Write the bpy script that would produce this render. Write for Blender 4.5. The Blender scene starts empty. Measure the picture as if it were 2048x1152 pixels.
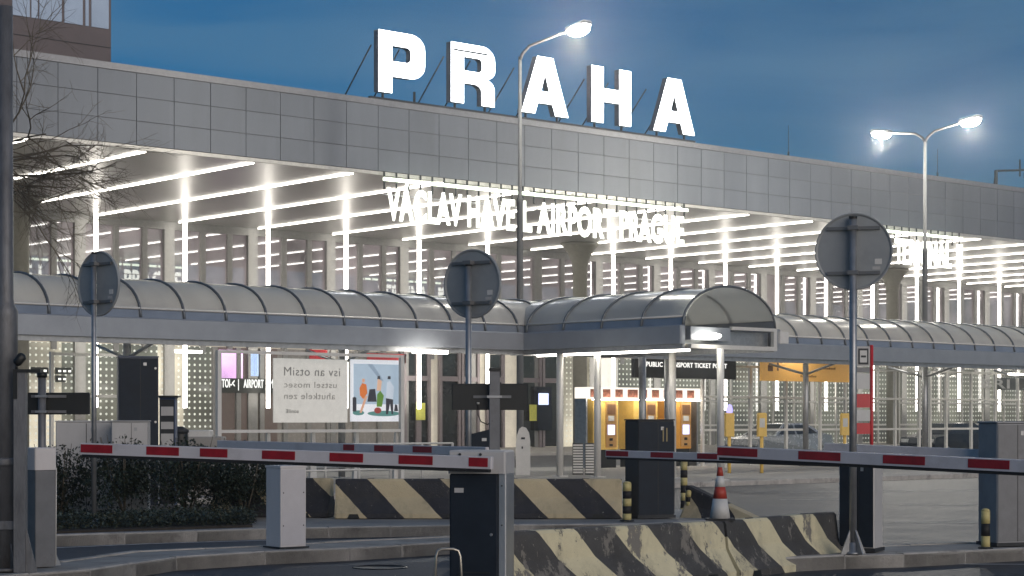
import bpy, bmesh, math, random
from mathutils import Vector, Matrix
random.seed(7)
sc = bpy.context.scene
COL = sc.collection
# ------------------------------------------------------------------ camera
# world axes: X runs along the terminal front, Y runs into the building
FPX, HOR, CX, EYE = 3802.0, 838.0, 1024.0, 1.6
TH = math.atan2(4376.0, 3802.0)
CT, ST = math.cos(TH), math.sin(TH)
cam_d = bpy.data.cameras.new('camera'); cam = bpy.data.objects.new('camera', cam_d); COL.objects.link(cam)
cam.location = (0, 0, EYE); cam.rotation_euler = (math.pi/2, 0, TH - math.pi/2)
cam_d.sensor_width = 36; cam_d.lens = FPX/2048*36; cam_d.shift_y = (HOR-576)/2048
cam_d.clip_start = 0.5; cam_d.clip_end = 3000
sc.camera = cam
# ------------------------------------------------------------------ sky and light
w = bpy.data.worlds.new("World"); sc.world = w; w.use_nodes = True
nt = w.node_tree; nt.nodes.clear()
SUN_EL, SUN_ROT = math.radians(8.0), math.radians(172)
sky = nt.nodes.new('ShaderNodeTexSky'); sky.sky_type = 'NISHITA'; sky.sun_disc = False
sky.sun_elevation = SUN_EL; sky.sun_rotation = SUN_ROT; sky.altitude = 300; sky.air_density = 1.0; sky.dust_density = 0.1; sky.ozone_density = 5.0
geo = nt.nodes.new('ShaderNodeTexCoord')
mp = nt.nodes.new('ShaderNodeMapping'); mp.inputs['Scale'].default_value = (1.6, 1.6, 9.0)
nz = nt.nodes.new('ShaderNodeTexNoise'); nz.inputs['Scale'].default_value = 3.2; nz.inputs['Detail'].default_value = 5; nz.inputs['Roughness'].default_value = .5; nz.inputs['Distortion'].default_value = .6
rmp = nt.nodes.new('ShaderNodeValToRGB'); rmp.color_ramp.elements[0].position = .40; rmp.color_ramp.elements[1].position = .62
rmp.color_ramp.elements[0].color = (0, 0, 0, 1); rmp.color_ramp.elements[1].color = (1, 1, 1, 1)
cloud = nt.nodes.new('ShaderNodeMix'); cloud.data_type = 'RGBA'
cm = nt.nodes.new('ShaderNodeMath'); cm.operation = 'MULTIPLY'; cm.inputs[1].default_value = .5
hs = nt.nodes.new('ShaderNodeHueSaturation'); hs.inputs['Saturation'].default_value = 1.12; hs.inputs['Hue'].default_value = .5
bg = nt.nodes.new('ShaderNodeBackground'); bg.inputs['Strength'].default_value = 0.053
out = nt.nodes.new('ShaderNodeOutputWorld')
L = nt.links.new
L(geo.outputs['Generated'], mp.inputs['Vector']); L(mp.outputs['Vector'], nz.inputs['Vector']); L(nz.outputs['Fac'], rmp.inputs['Fac'])
L(rmp.outputs['Color'], cm.inputs[0]); L(cm.outputs[0], cloud.inputs['Factor'])
L(sky.outputs['Color'], hs.inputs['Color']); L(hs.outputs['Color'], cloud.inputs['A'])
cloud.inputs['B'].default_value = (1.25, 2.8, 4.5, 1)
L(cloud.outputs['Result'], bg.inputs['Color']); L(bg.outputs[0], out.inputs['Surface'])
sd = bpy.data.lights.new('sun', 'SUN'); sun = bpy.data.objects.new('sun', sd); COL.objects.link(sun)
sd.energy = 1.6; sd.angle = math.radians(60); sd.color = (1.0, .86, .74)
sun.rotation_euler = (math.pi/2 - SUN_EL, 0, math.radians(262) + math.pi/2)
sc.view_settings.view_transform = 'Standard'; sc.view_settings.look = 'None'
sc.view_settings.exposure = 0.50; sc.view_settings.gamma = 1.0
try:
    sc.cycles.use_denoising = True; sc.cycles.max_bounces = 6; sc.cycles.sample_clamp_indirect = 6.0
    sc.cycles.caustics_reflective = False; sc.cycles.caustics_refractive = False
except Exception: pass

# ------------------------------------------------------------------ coordinates
def Wp(u, Y, z=0.0):
    X = (u-CX)/FPX*Y
    return Vector((Y*CT + X*ST, Y*ST - X*CT, z))
def Gp(u, v, z=0.0):                      # point of height z seen at a place
    return Wp(u, (EYE-z)*FPX/(v-HOR), z)
def Yt(u, t): return t/(ST - CT*(u-CX)/FPX)
def St(u, t): Y = Yt(u, t); return Y*(CT + ST*(u-CX)/FPX)
def Zv(v, Y): return EYE + (HOR-v)*Y/FPX
def Zt(u, v, t): return Zv(v, Yt(u, t))
RC = TH - math.pi/2                       # heading of the camera's right hand

# ------------------------------------------------------------------ materials
MATS = {}
def mat(name, col, rough=.6, metal=0.0, var=.12, scale=6.0, bump=.0, emit=None, es=0.0, spec=.5, stretch=(1, 1, 1), dirt=None):
    if name in MATS: return MATS[name]
    m = bpy.data.materials.new(name); m.use_nodes = True; n = m.node_tree; b = n.nodes['Principled BSDF']
    b.inputs['Roughness'].default_value = rough; b.inputs['Metallic'].default_value = metal
    b.inputs['Specular IOR Level'].default_value = spec
    tc = n.nodes.new('ShaderNodeTexCoord'); mpn = n.nodes.new('ShaderNodeMapping'); mpn.inputs['Scale'].default_value = stretch
    no = n.nodes.new('ShaderNodeTexNoise'); no.inputs['Scale'].default_value = scale; no.inputs['Detail'].default_value = 6; no.inputs['Roughness'].default_value = .6
    n.links.new(tc.outputs['Object'], mpn.inputs['Vector']); n.links.new(mpn.outputs['Vector'], no.inputs['Vector'])
    cr = n.nodes.new('ShaderNodeValToRGB')
    a = [max(0, c*(1-var)) for c in col]; z = [min(1, c*(1+var)) for c in col]
    cr.color_ramp.elements[0].position = .3; cr.color_ramp.elements[1].position = .7
    cr.color_ramp.elements[0].color = (*a, 1); cr.color_ramp.elements[1].color = (*z, 1)
    n.links.new(no.outputs['Fac'], cr.inputs['Fac'])
    src = cr.outputs['Color']
    if dirt:
        n2 = n.nodes.new('ShaderNodeTexNoise'); n2.inputs['Scale'].default_value = scale*.45; n2.inputs['Detail'].default_value = 9; n2.inputs['Roughness'].default_value = .7
        n.links.new(mpn.outputs['Vector'], n2.inputs['Vector'])
        r2 = n.nodes.new('ShaderNodeValToRGB'); r2.color_ramp.elements[0].position = .52; r2.color_ramp.elements[1].position = .66
        r2.color_ramp.elements[0].color = (0, 0, 0, 1); r2.color_ramp.elements[1].color = (.55, .55, .55, 1)
        n.links.new(n2.outputs['Fac'], r2.inputs['Fac'])
        mx = n.nodes.new('ShaderNodeMix'); mx.data_type = 'RGBA'; mx.inputs['B'].default_value = (*dirt, 1)
        n.links.new(r2.outputs['Color'], mx.inputs['Factor']); n.links.new(src, mx.inputs['A']); src = mx.outputs['Result']
    n.links.new(src, b.inputs['Base Color'])
    rr = n.nodes.new('ShaderNodeMapRange'); rr.inputs['To Min'].default_value = max(0, rough-.08); rr.inputs['To Max'].default_value = min(1, rough+.1)
    n.links.new(no.outputs['Fac'], rr.inputs['Value']); n.links.new(rr.outputs['Result'], b.inputs['Roughness'])
    if bump:
        n3 = n.nodes.new('ShaderNodeTexNoise'); n3.inputs['Scale'].default_value = scale*8; n3.inputs['Detail'].default_value = 6
        n.links.new(mpn.outputs['Vector'], n3.inputs['Vector'])
        bu = n.nodes.new('ShaderNodeBump'); bu.inputs['Strength'].default_value = bump; bu.inputs['Distance'].default_value = .02
        n.links.new(n3.outputs['Fac'], bu.inputs['Height']); n.links.new(bu.outputs['Normal'], b.inputs['Normal'])
    if emit:
        b.inputs['Emission Color'].default_value = (*emit, 1); b.inputs['Emission Strength'].default_value = es
    MATS[name] = m; return m
def light_mat(name, col, s):
    if name in MATS: return MATS[name]
    m = bpy.data.materials.new(name); m.use_nodes = True; n = m.node_tree; n.nodes.clear()
    e = n.nodes.new('ShaderNodeEmission'); o = n.nodes.new('ShaderNodeOutputMaterial')
    e.inputs['Color'].default_value = (*col, 1); e.inputs['Strength'].default_value = s
    n.links.new(e.outputs[0], o.inputs['Surface']); MATS[name] = m; return m

def N(m): return m.node_tree.nodes
M_strip = light_mat('strip_light', (1.0, .94, .84), 7.5)
M_neon = light_mat('letter_light', (.97, 1.0, .88), 2.6)
M_rail = light_mat('rail_light', (.88, 1.0, .78), 3.0)
M_roofletter = light_mat('roof_letter_light', (.95, .97, 1.0), 5.0)
M_lamp = light_mat('lamp_light', (1.0, .95, .85), 110.0)
M_tube = light_mat('tube_light', (1.0, .95, .86), 12.0)
M_screen = light_mat('screen_light', (.55, .62, 1.0), 1.6)
def asphalt():
    m = mat('asphalt', (.027, .032, .040), .55, var=.35, scale=1.1, bump=.55, dirt=(.048, .052, .060)); n = m.node_tree; b = m.node_tree.nodes['Principled BSDF']
    old = b.inputs['Base Color'].links[0].from_socket; tc = n.nodes.new('ShaderNodeTexCoord'); K = n.links.new
    wn = n.nodes.new('ShaderNodeTexNoise'); wn.inputs['Scale'].default_value = .7; wn.inputs['Detail'].default_value = 4; K(tc.outputs['Object'], wn.inputs['Vector'])
    ad = n.nodes.new('ShaderNodeVectorMath'); ad.operation = 'MULTIPLY_ADD'; ad.inputs[1].default_value = (1.6, 1.6, 1.6); K(wn.outputs['Color'], ad.inputs[0]); K(tc.outputs['Object'], ad.inputs[2])
    vo = n.nodes.new('ShaderNodeTexVoronoi'); vo.feature = 'DISTANCE_TO_EDGE'; vo.inputs['Scale'].default_value = .33; K(ad.outputs[0], vo.inputs['Vector'])
    lt = n.nodes.new('ShaderNodeMath'); lt.operation = 'LESS_THAN'; lt.inputs[1].default_value = .006; K(vo.outputs['Distance'], lt.inputs[0])
    mx = n.nodes.new('ShaderNodeMix'); mx.data_type = 'RGBA'; mx.inputs['B'].default_value = (.012, .012, .013, 1); K(lt.outputs[0], mx.inputs['Factor']); K(old, mx.inputs['A'])
    sp = n.nodes.new('ShaderNodeTexNoise'); sp.inputs['Scale'].default_value = 90; sp.inputs['Detail'].default_value = 2; K(tc.outputs['Object'], sp.inputs['Vector'])
    mr = n.nodes.new('ShaderNodeMapRange'); mr.inputs['From Min'].default_value = .3; mr.inputs['From Max'].default_value = .7; mr.inputs['To Min'].default_value = .65; mr.inputs['To Max'].default_value = 1.4; K(sp.outputs['Fac'], mr.inputs['Value'])
    ml = n.nodes.new('ShaderNodeVectorMath'); ml.operation = 'SCALE'; K(mx.outputs['Result'], ml.inputs[0]); K(mr.outputs['Result'], ml.inputs['Scale']); K(ml.outputs[0], b.inputs['Base Color']); return m
M_asph = asphalt()
M_asph2 = mat('asphalt_patch', (.062, .064, .070), .7, var=.3, scale=2.5, bump=.5)
M_pave = mat('paving', (.30, .29, .27), .75, var=.18, scale=1.4, bump=.25)
M_kerb = mat('kerb_stone', (.42, .40, .37), .8, var=.22, scale=5, bump=.5, dirt=(.09, .085, .08))
M_isl = mat('island_concrete', (.31, .30, .28), .8, var=.25, scale=3, bump=.5, dirt=(.1, .095, .09))
M_white = mat('white_paint_line', (.55, .56, .56), .6, var=.25, scale=7, dirt=(.12, .12, .13))
M_alu = mat('galvanised', (.36, .37, .38), .42, .75, var=.16, scale=9)
M_post = mat('white_post', (.62, .61, .58), .4, .1, var=.05)
M_dark = mat('dark_blue_steel', (.013, .020, .031), .55, 0, var=.2, scale=4, spec=.2)
M_dark2 = mat('charcoal_steel', (.034, .037, .041), .55, 0, var=.2, scale=4, spec=.25)
M_grey = mat('grey_steel', (.17, .175, .185), .5, .3, var=.14, scale=5, dirt=(.1, .1, .1))
M_lgrey = mat('light_grey_paint', (.47, .465, .46), .5, .0, var=.06, scale=4.5, stretch=(1, 1, .35), dirt=(.34, .33, .31))
M_wpaint = mat('white_cabinet', (.62, .60, .60), .45, var=.05, scale=4.5, stretch=(1, 1, .35), dirt=(.48, .46, .44))
M_black = mat('black', (.010, .012, .012), .5, var=.2)
M_rub = mat('rubber', (.012, .012, .013), .7, var=.2)
M_armw = mat('arm_white', (.62, .60, .62), .4, var=.05, scale=4, dirt=(.42, .4, .4))
M_red = mat('reflector_red', (.30, .010, .018), .35, var=.25, scale=10)
M_redp = mat('red_panel', (.55, .02, .03), .4, var=.1)
M_yel = mat('yellow_paint', (.82, .55, .14), .5, var=.08)
M_orange = mat('orange_panel', (.62, .30, .05), .5, var=.08)
M_byel = mat('bollard_yellow', (.55, .47, .20), .6, var=.15, scale=9, dirt=(.2, .18, .12))
M_wood = mat('brown_panel', (.16, .075, .03), .6, var=.2)
M_conc = mat('round_column', (.23, .225, .19), .6, var=.1)
M_fin = mat('window_fin', (.25, .25, .245), .5, .2, var=.1)
M_lav = mat('door_frame', (.22, .19, .20), .5, .2, var=.1)
M_paper = mat('paper', (.62, .62, .60), .7, var=.05)
M_mast = mat('mast_steel', (.16, .165, .175), .55, .4, var=.3, scale=7, stretch=(1, 1, .3), dirt=(.05, .045, .04), bump=.2)
M_bark = mat('bark', (.12, .105, .08), .9, var=.3, scale=12)
M_leaf = mat('leaf_dark', (.016, .026, .016), .5, var=.5, scale=3)
M_leaf2 = mat('leaf_pale', (.055, .075, .062), .55, var=.5, scale=6)
M_soil = mat('soil', (.035, .03, .025), .95, var=.3, scale=6, bump=.5)
M_gut = mat('gutter_metal', (.30, .32, .35), .34, .3, var=.08, scale=2)
M_rib = mat('rib_metal', (.13, .145, .16), .4, .5, var=.1)
M_tower = mat('tower_cladding', (.12, .10, .10), .7, var=.15, scale=.6)
M_glassd = mat('dark_glass', (.02, .023, .026), .08, 0, var=.2, spec=.8)
M_lit = mat('lit_room', (.5, .47, .4), .8, var=.3, scale=.8, emit=(1, .9, .72), es=.25)
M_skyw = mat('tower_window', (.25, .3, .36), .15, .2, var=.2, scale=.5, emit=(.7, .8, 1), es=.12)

def fascia_mat():
    m = mat('fascia_panel', (.15, .168, .195), .5, .2, var=.07, scale=1.1, stretch=(1.6, 1, .22), dirt=(.13, .145, .165))
    n = m.node_tree; b = N(m)['Principled BSDF']
    tc = n.nodes.new('ShaderNodeTexCoord'); sp = n.nodes.new('ShaderNodeSeparateXYZ'); n.links.new(tc.outputs['Object'], sp.inputs[0])
    # each panel a shade of its own: white noise on the panel cell
    sc_ = n.nodes.new('ShaderNodeVectorMath'); sc_.operation = 'MULTIPLY_ADD'
    sc_.inputs[1].default_value = (1/PAN, 0, 1/ROW); sc_.inputs[2].default_value = (-PAN0/PAN, 0, -ZF0/ROW)
    fl = n.nodes.new('ShaderNodeVectorMath'); fl.operation = 'FLOOR'; wn = n.nodes.new('ShaderNodeTexWhiteNoise')
    n.links.new(tc.outputs['Object'], sc_.inputs[0]); n.links.new(sc_.outputs[0], fl.inputs[0]); n.links.new(fl.outputs[0], wn.inputs['Vector'])
    mr = n.nodes.new('ShaderNodeMapRange'); mr.inputs['To Min'].default_value = .95; mr.inputs['To Max'].default_value = 1.05
    n.links.new(wn.outputs['Value'], mr.inputs['Value'])
    old = b.inputs['Base Color'].links[0].from_socket
    mu = n.nodes.new('ShaderNodeVectorMath'); mu.operation = 'SCALE'; n.links.new(old, mu.inputs[0]); n.links.new(mr.outputs['Result'], mu.inputs['Scale'])
    n.links.new(mu.outputs[0], b.inputs['Base Color']); return m
def soffit_mat():
    m = mat('soffit_slats', (.40, .395, .38), .28, .55, var=.04, scale=1.0)
    n = m.node_tree; b = N(m)['Principled BSDF']
    n.links.remove(b.inputs['Roughness'].links[0]); b.inputs['Roughness'].default_value = .30
    tc = n.nodes.new('ShaderNodeTexCoord'); wv = n.nodes.new('ShaderNodeTexWave'); wv.wave_type = 'BANDS'; wv.bands_direction = 'Y'; wv.inputs['Scale'].default_value = .75
    wv.inputs['Distortion'].default_value = 0.0
    n.links.new(tc.outputs['Object'], wv.inputs['Vector'])
    bu = n.nodes.new('ShaderNodeBump'); bu.inputs['Strength'].default_value = .10; bu.inputs['Distance'].default_value = .01
    n.links.new(wv.outputs['Fac'], bu.inputs['Height']); n.links.new(bu.outputs['Normal'], b.inputs['Normal'])
    return m
def mirror_glass(name, base, fac, rough=.02, emit=None, es=0):
    m = bpy.data.materials.new(name); m.use_nodes = True; n = m.node_tree; b = N(m)['Principled BSDF']
    b.inputs['Base Color'].default_value = (*base, 1); b.inputs['Roughness'].default_value = .6
    tc = n.nodes.new('ShaderNodeTexCoord'); no = n.nodes.new('ShaderNodeTexNoise'); no.inputs['Scale'].default_value = .35; no.inputs['Detail'].default_value = 5
    n.links.new(tc.outputs['Object'], no.inputs['Vector'])
    cr = n.nodes.new('ShaderNodeValToRGB'); cr.color_ramp.elements[0].position = .35; cr.color_ramp.elements[1].position = .68
    cr.color_ramp.elements[0].color = (*[c*.5 for c in base], 1); cr.color_ramp.elements[1].color = (*[min(1, c*1.7) for c in base], 1)
    n.links.new(no.outputs['Fac'], cr.inputs['Fac']); n.links.new(cr.outputs['Color'], b.inputs['Base Color'])
    if emit:
        mu = n.nodes.new('ShaderNodeMix'); mu.data_type = 'RGBA'; mu.blend_type = 'MULTIPLY'; mu.inputs['Factor'].default_value = 1; mu.inputs['B'].default_value = (*emit, 1)
        n.links.new(cr.outputs['Color'], mu.inputs['A']); n.links.new(mu.outputs['Result'], b.inputs['Emission Color']); b.inputs['Emission Strength'].default_value = es
    g = n.nodes.new('ShaderNodeBsdfGlossy'); g.inputs['Roughness'].default_value = rough; g.inputs['Color'].default_value = (.8, .82, .85, 1)
    mx = n.nodes.new('ShaderNodeMixShader'); mx.inputs[0].default_value = fac
    n.links.new(b.outputs[0], mx.inputs[1]); n.links.new(g.outputs[0], mx.inputs[2])
    n.links.new(mx.outputs[0], N(m)['Material Output'].inputs['Surface']); MATS[name] = m; return m
def dotted(name, base, dot, cell, fac, es):
    m = mirror_glass(name, base, fac, .06, (1, .95, .82), es); n = m.node_tree; b = N(m)['Principled BSDF']
    tc = n.nodes.new('ShaderNodeTexCoord')
    sc_ = n.nodes.new('ShaderNodeVectorMath'); sc_.operation = 'SCALE'; sc_.inputs['Scale'].default_value = 1/cell
    fr = n.nodes.new('ShaderNodeVectorMath'); fr.operation = 'FRACTION'; su = n.nodes.new('ShaderNodeVectorMath'); su.operation = 'MULTIPLY_ADD'
    su.inputs[1].default_value = (1, 0, 1); su.inputs[2].default_value = (-.5, 0, -.5)
    le = n.nodes.new('ShaderNodeVectorMath'); le.operation = 'LENGTH'; lt = n.nodes.new('ShaderNodeMath'); lt.operation = 'LESS_THAN'; lt.inputs[1].default_value = .2
    n.links.new(tc.outputs['Object'], sc_.inputs[0]); n.links.new(sc_.outputs[0], fr.inputs[0]); n.links.new(fr.outputs[0], su.inputs[0]); n.links.new(su.outputs[0], le.inputs[0]); n.links.new(le.outputs['Value'], lt.inputs[0])
    for s in ('Base Color', 'Emission Color'):
        old = b.inputs[s].links[0].from_socket; mx = n.nodes.new('ShaderNodeMix'); mx.data_type = 'RGBA'; mx.inputs['B'].default_value = (*dot, 1)
        n.links.new(lt.outputs[0], mx.inputs['Factor']); n.links.new(old, mx.inputs['A']); n.links.new(mx.outputs['Result'], b.inputs[s])
    return m
def clear_glass():
    m = bpy.data.materials.new('clear_pane'); m.use_nodes = True; n = m.node_tree; n.nodes.clear()
    t = n.nodes.new('ShaderNodeBsdfTransparent'); t.inputs['Color'].default_value = (.94, .94, .94, 1)
    g = n.nodes.new('ShaderNodeBsdfGlossy'); g.inputs['Roughness'].default_value = .03; g.inputs['Color'].default_value = (.9, .9, .9, 1)
    fr = n.nodes.new('ShaderNodeFresnel'); fr.inputs[0].default_value = 1.5; mx = n.nodes.new('ShaderNodeMixShader'); o = n.nodes.new('ShaderNodeOutputMaterial')
    gm = n.nodes.new('ShaderNodeNewGeometry'); iv = n.nodes.new('ShaderNodeMath'); iv.operation = 'SUBTRACT'; iv.inputs[0].default_value = 1; n.links.new(gm.outputs['Backfacing'], iv.inputs[1]); ml = n.nodes.new('ShaderNodeMath'); ml.operation = 'MULTIPLY'; n.links.new(iv.outputs[0], ml.inputs[0]); n.links.new(fr.outputs[0], ml.inputs[1])
    n.links.new(ml.outputs[0], mx.inputs[0]); n.links.new(t.outputs[0], mx.inputs[1]); n.links.new(g.outputs[0], mx.inputs[2]); n.links.new(mx.outputs[0], o.inputs['Surface']); return m
def poly_roof():
    m = bpy.data.materials.new('polycarbonate'); m.use_nodes = True; n = m.node_tree; b = N(m)['Principled BSDF']
    tc = n.nodes.new('ShaderNodeTexCoord'); no = n.nodes.new('ShaderNodeTexNoise'); no.inputs['Scale'].default_value = .8; no.inputs['Detail'].default_value = 7
    cr = n.nodes.new('ShaderNodeValToRGB'); cr.color_ramp.elements[0].color = (.50, .49, .47, 1); cr.color_ramp.elements[1].color = (.70, .69, .65, 1)
    mq = n.nodes.new('ShaderNodeMapping'); mq.inputs['Scale'].default_value = (2.2, .5, .5); cr.color_ramp.elements[0].position = .32; cr.color_ramp.elements[1].position = .66
    n.links.new(tc.outputs['Object'], mq.inputs['Vector']); n.links.new(mq.outputs['Vector'], no.inputs['Vector']); n.links.new(no.outputs['Fac'], cr.inputs['Fac']); n.links.new(cr.outputs['Color'], b.inputs['Base Color'])
    b.inputs['Roughness'].default_value = .22; b.inputs['Specular IOR Level'].default_value = .9
    t = n.nodes.new('ShaderNodeBsdfTranslucent'); t.inputs['Color'].default_value = (.96, .95, .90, 1)
    mx = n.nodes.new('ShaderNodeMixShader'); mx.inputs[0].default_value = .52; b.inputs['Coat Weight'].default_value = 1.0; b.inputs['Coat Roughness'].default_value = .10
    n.links.new(b.outputs[0], mx.inputs[1]); n.links.new(t.outputs[0], mx.inputs[2]); n.links.new(mx.outputs[0], N(m)['Material Output'].inputs['Surface']); return m
M_lowg = mat('lower_glazing', (.20, .23, .275), .12, 0, var=.15, scale=.9, spec=1.0)
def stripe_mat(name, yel, blk, width, chip, slant=1.0, off=0.0):
    m = bpy.data.materials.new(name); m.use_nodes = True; n = m.node_tree; b = N(m)['Principled BSDF']; b.inputs['Roughness'].default_value = .75
    K = n.links.new
    tc = n.nodes.new('ShaderNodeTexCoord'); sp = n.nodes.new('ShaderNodeSeparateXYZ'); K(tc.outputs['Object'], sp.inputs[0])
    def mth(op, a, bb=None, c=None):
        x = n.nodes.new('ShaderNodeMath'); x.operation = op
        for i, q in enumerate((a, bb, c)):
            if q is None: continue
            if isinstance(q, (int, float)): x.inputs[i].default_value = q
            else: K(q, x.inputs[i])
        return x.outputs[0]
    n0 = n.nodes.new('ShaderNodeTexNoise'); n0.inputs['Scale'].default_value = 3.0; K(tc.outputs['Object'], n0.inputs['Vector'])
    wob = mth('MULTIPLY', mth('SUBTRACT', n0.outputs['Fac'], .5), .05)
    ph = mth('ADD', mth('ADD', mth('MULTIPLY', sp.outputs['Z'], slant), mth('ADD', sp.outputs['X'], off)), wob)
    fr = mth('FRACT', mth('DIVIDE', ph, width*2)); st = mth('GREATER_THAN', fr, .5)
    def nramp(scale, lo, hi, det=8, ro=.65, sx=(1, 1, 1)):
        mpn = n.nodes.new('ShaderNodeMapping'); mpn.inputs['Scale'].default_value = sx; K(tc.outputs['Object'], mpn.inputs['Vector'])
        q = n.nodes.new('ShaderNodeTexNoise'); q.inputs['Scale'].default_value = scale; q.inputs['Detail'].default_value = det; q.inputs['Roughness'].default_value = ro; K(mpn.outputs['Vector'], q.inputs['Vector'])
        r = n.nodes.new('ShaderNodeMapRange'); r.inputs['From Min'].default_value = lo; r.inputs['From Max'].default_value = hi; K(q.outputs['Fac'], r.inputs['Value']); return r.outputs['Result']
    def mixc(f, a, c):
        x = n.nodes.new('ShaderNodeMix'); x.data_type = 'RGBA'
        if isinstance(f, (int, float)): x.inputs['Factor'].default_value = f
        else: K(f, x.inputs['Factor'])
        for s, q in (('A', a), ('B', c)):
            if isinstance(q, tuple): x.inputs[s].default_value = (*q, 1)
            else: K(q, x.inputs[s])
        return x.outputs['Result']
    ye = mixc(nramp(2.5, .3, .7), yel, tuple(c*.78 for c in yel)); bl = mixc(nramp(4, .3, .7), blk, tuple(c*1.7 for c in blk))
    base = mixc(st, ye, bl)
    # grime runs down the face
    base = mixc(mth('MULTIPLY', nramp(5, .5, .75, sx=(1, 1, .35)), .45), base, (.075, .07, .06))
    # chips show bare concrete, denser near the foot
    cc = nramp(3.4, chip, chip+.02, 12, .78, (1.5, 1, .75))
    base = mixc(cc, base, (.20, .19, .17))
    cw = nramp(9.0, .62, .64, 10, .8, (1.4, 1, .8)); base = mixc(cw, base, (.45, .43, .38))
    K(base, b.inputs['Base Color'])
    bu = n.nodes.new('ShaderNodeBump'); bu.inputs['Strength'].default_value = .5; bu.inputs['Distance'].default_value = .02
    K(mth('ADD', mth('MULTIPLY', cc, -.6), nramp(40, 0, 1)), bu.inputs['Height']); K(bu.outputs['Normal'], b.inputs['Normal']); return m

# ------------------------------------------------------------------ mesh helpers
class MB:
    def __init__(s): s.v = []; s.f = []; s.m = []; s.sm = []
    def add(s, vs, fs, mi=0, M=None, smooth=False):
        o = len(s.v); s.v += [tuple(M @ Vector(p)) if M else tuple(p) for p in vs]
        for f in fs: s.f.append([i+o for i in f]); s.m.append(mi); s.sm.append(smooth)
        return s
    def box(s, x0, x1, y0, y1, z0, z1, mi=0, M=None, bev=0):
        b = min(bev, (x1-x0)*.4, (y1-y0)*.4)
        if b > 0:
            pl = [(x0+b, y0), (x1-b, y0), (x1, y0+b), (x1, y1-b), (x1-b, y1), (x0+b, y1), (x0, y1-b), (x0, y0+b)]
            n = 8; zb = min(b, (z1-z0)*.4)
            def ins(p): return (min(max(p[0], x0+b), x1-b), min(max(p[1], y0+b), y1-b))
            vs = [(*p, z0) for p in pl] + [(*p, z1-zb) for p in pl] + [(*ins(p), z1) for p in pl]
            fs = [[i, (i+1) % n, n+(i+1) % n, n+i] for i in range(n)] + [[n+i, n+(i+1) % n, 2*n+(i+1) % n, 2*n+i] for i in range(n)]
            fs += [[2*n+i for i in range(n)], [n-1-i for i in range(n)]]
            return s.add(vs, fs, mi, M)
        vs = [(x0, y0, z0), (x1, y0, z0), (x1, y1, z0), (x0, y1, z0), (x0, y0, z1), (x1, y0, z1), (x1, y1, z1), (x0, y1, z1)]
        return s.add(vs, [[0, 3, 2, 1], [4, 5, 6, 7], [0, 1, 5, 4], [1, 2, 6, 5], [2, 3, 7, 6], [3, 0, 4, 7]], mi, M)
    def tube(s, pts, r, n=10, mi=0, cap=True, M=None):
        pts = [Vector(p) for p in pts]; rs = r if isinstance(r, (list, tuple)) else [r]*len(pts)
        vs = []; fs = []; ref = None
        for i, p in enumerate(pts):
            d = (pts[min(i+1, len(pts)-1)] - pts[max(i-1, 0)]).normalized()
            if ref is None: ref = Vector((0, 0, 1)) if abs(d.z) < .9 else Vector((1, 0, 0))
            a = d.cross(ref)
            if a.length < 1e-4: a = d.orthogonal()
            a.normalize(); c = a.cross(d).normalized(); ref = c
            for k in range(n):
                g = 2*math.pi*k/n; vs.append(tuple(p + (a*math.cos(g) + c*math.sin(g))*rs[i]))
        for i in range(len(pts)-1):
            for k in range(n): fs.append([i*n+k, i*n+(k+1) % n, (i+1)*n+(k+1) % n, (i+1)*n+k])
        s.add(vs, fs, mi, M, True)
        if cap:
            o = len(s.v)-len(vs)
            s.f.append([o+k for k in range(n)][::-1]); s.m.append(mi); s.sm.append(False)
            s.f.append([o+(len(pts)-1)*n+k for k in range(n)]); s.m.append(mi); s.sm.append(False)
        return s
    def lathe(s, prof, n=20, mi=0, M=None, smooth=True):      # prof: (radius, z)
        vs = []; fs = []
        for r, z in prof:
            for k in range(n): g = 2*math.pi*k/n; vs.append((r*math.cos(g), r*math.sin(g), z))
        for i in range(len(prof)-1):
            for k in range(n): fs.append([i*n+k, i*n+(k+1) % n, (i+1)*n+(k+1) % n, (i+1)*n+k])
        s.add(vs, fs, mi, M, smooth)
        o = len(s.v)-len(vs)
        s.f.append([o+k for k in range(n)][::-1]); s.m.append(mi); s.sm.append(False)
        s.f.append([o+(len(prof)-1)*n+k for k in range(n)]); s.m.append(mi); s.sm.append(False)
        return s
    def prism(s, poly, y0, y1, mi=0, M=None):                 # poly in x,z swept along y
        n = len(poly); vs = [(x, y0, z) for x, z in poly] + [(x, y1, z) for x, z in poly]
        return s.add(vs, [list(range(n)), [2*n-1-i for i in range(n)]] + [[i, i+n, (i+1) % n+n, (i+1) % n] for i in range(n)], mi, M)
    def build(s, name, mats, parent=None, world=False):
        me = bpy.data.meshes.new(name); vs = s.v
        if world and parent is not None:
            inv = Matrix.LocRotScale(parent.location, parent.rotation_euler, None).inverted(); vs = [tuple(inv @ Vector(p)) for p in vs]
        elif world == 'own':
            c = Vector((sum(p[0] for p in vs)/len(vs), sum(p[1] for p in vs)/len(vs), min(p[2] for p in vs)))
            vs = [tuple(Vector(p)-c) for p in vs]
        me.from_pydata(vs, [], s.f)
        if not isinstance(mats, (list, tuple)): mats = [mats]
        for m in mats: me.materials.append(m)
        for p, mi, sm in zip(me.polygons, s.m, s.sm): p.material_index = mi; p.use_smooth = sm
        bm = bmesh.new(); bm.from_mesh(me); bmesh.ops.recalc_face_normals(bm, faces=bm.faces); bm.to_mesh(me); bm.free()
        o = bpy.data.objects.new(name, me); COL.objects.link(o)
        if world == 'own': o.location = c
        if parent is not None: o.parent = parent
        return o
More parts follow.
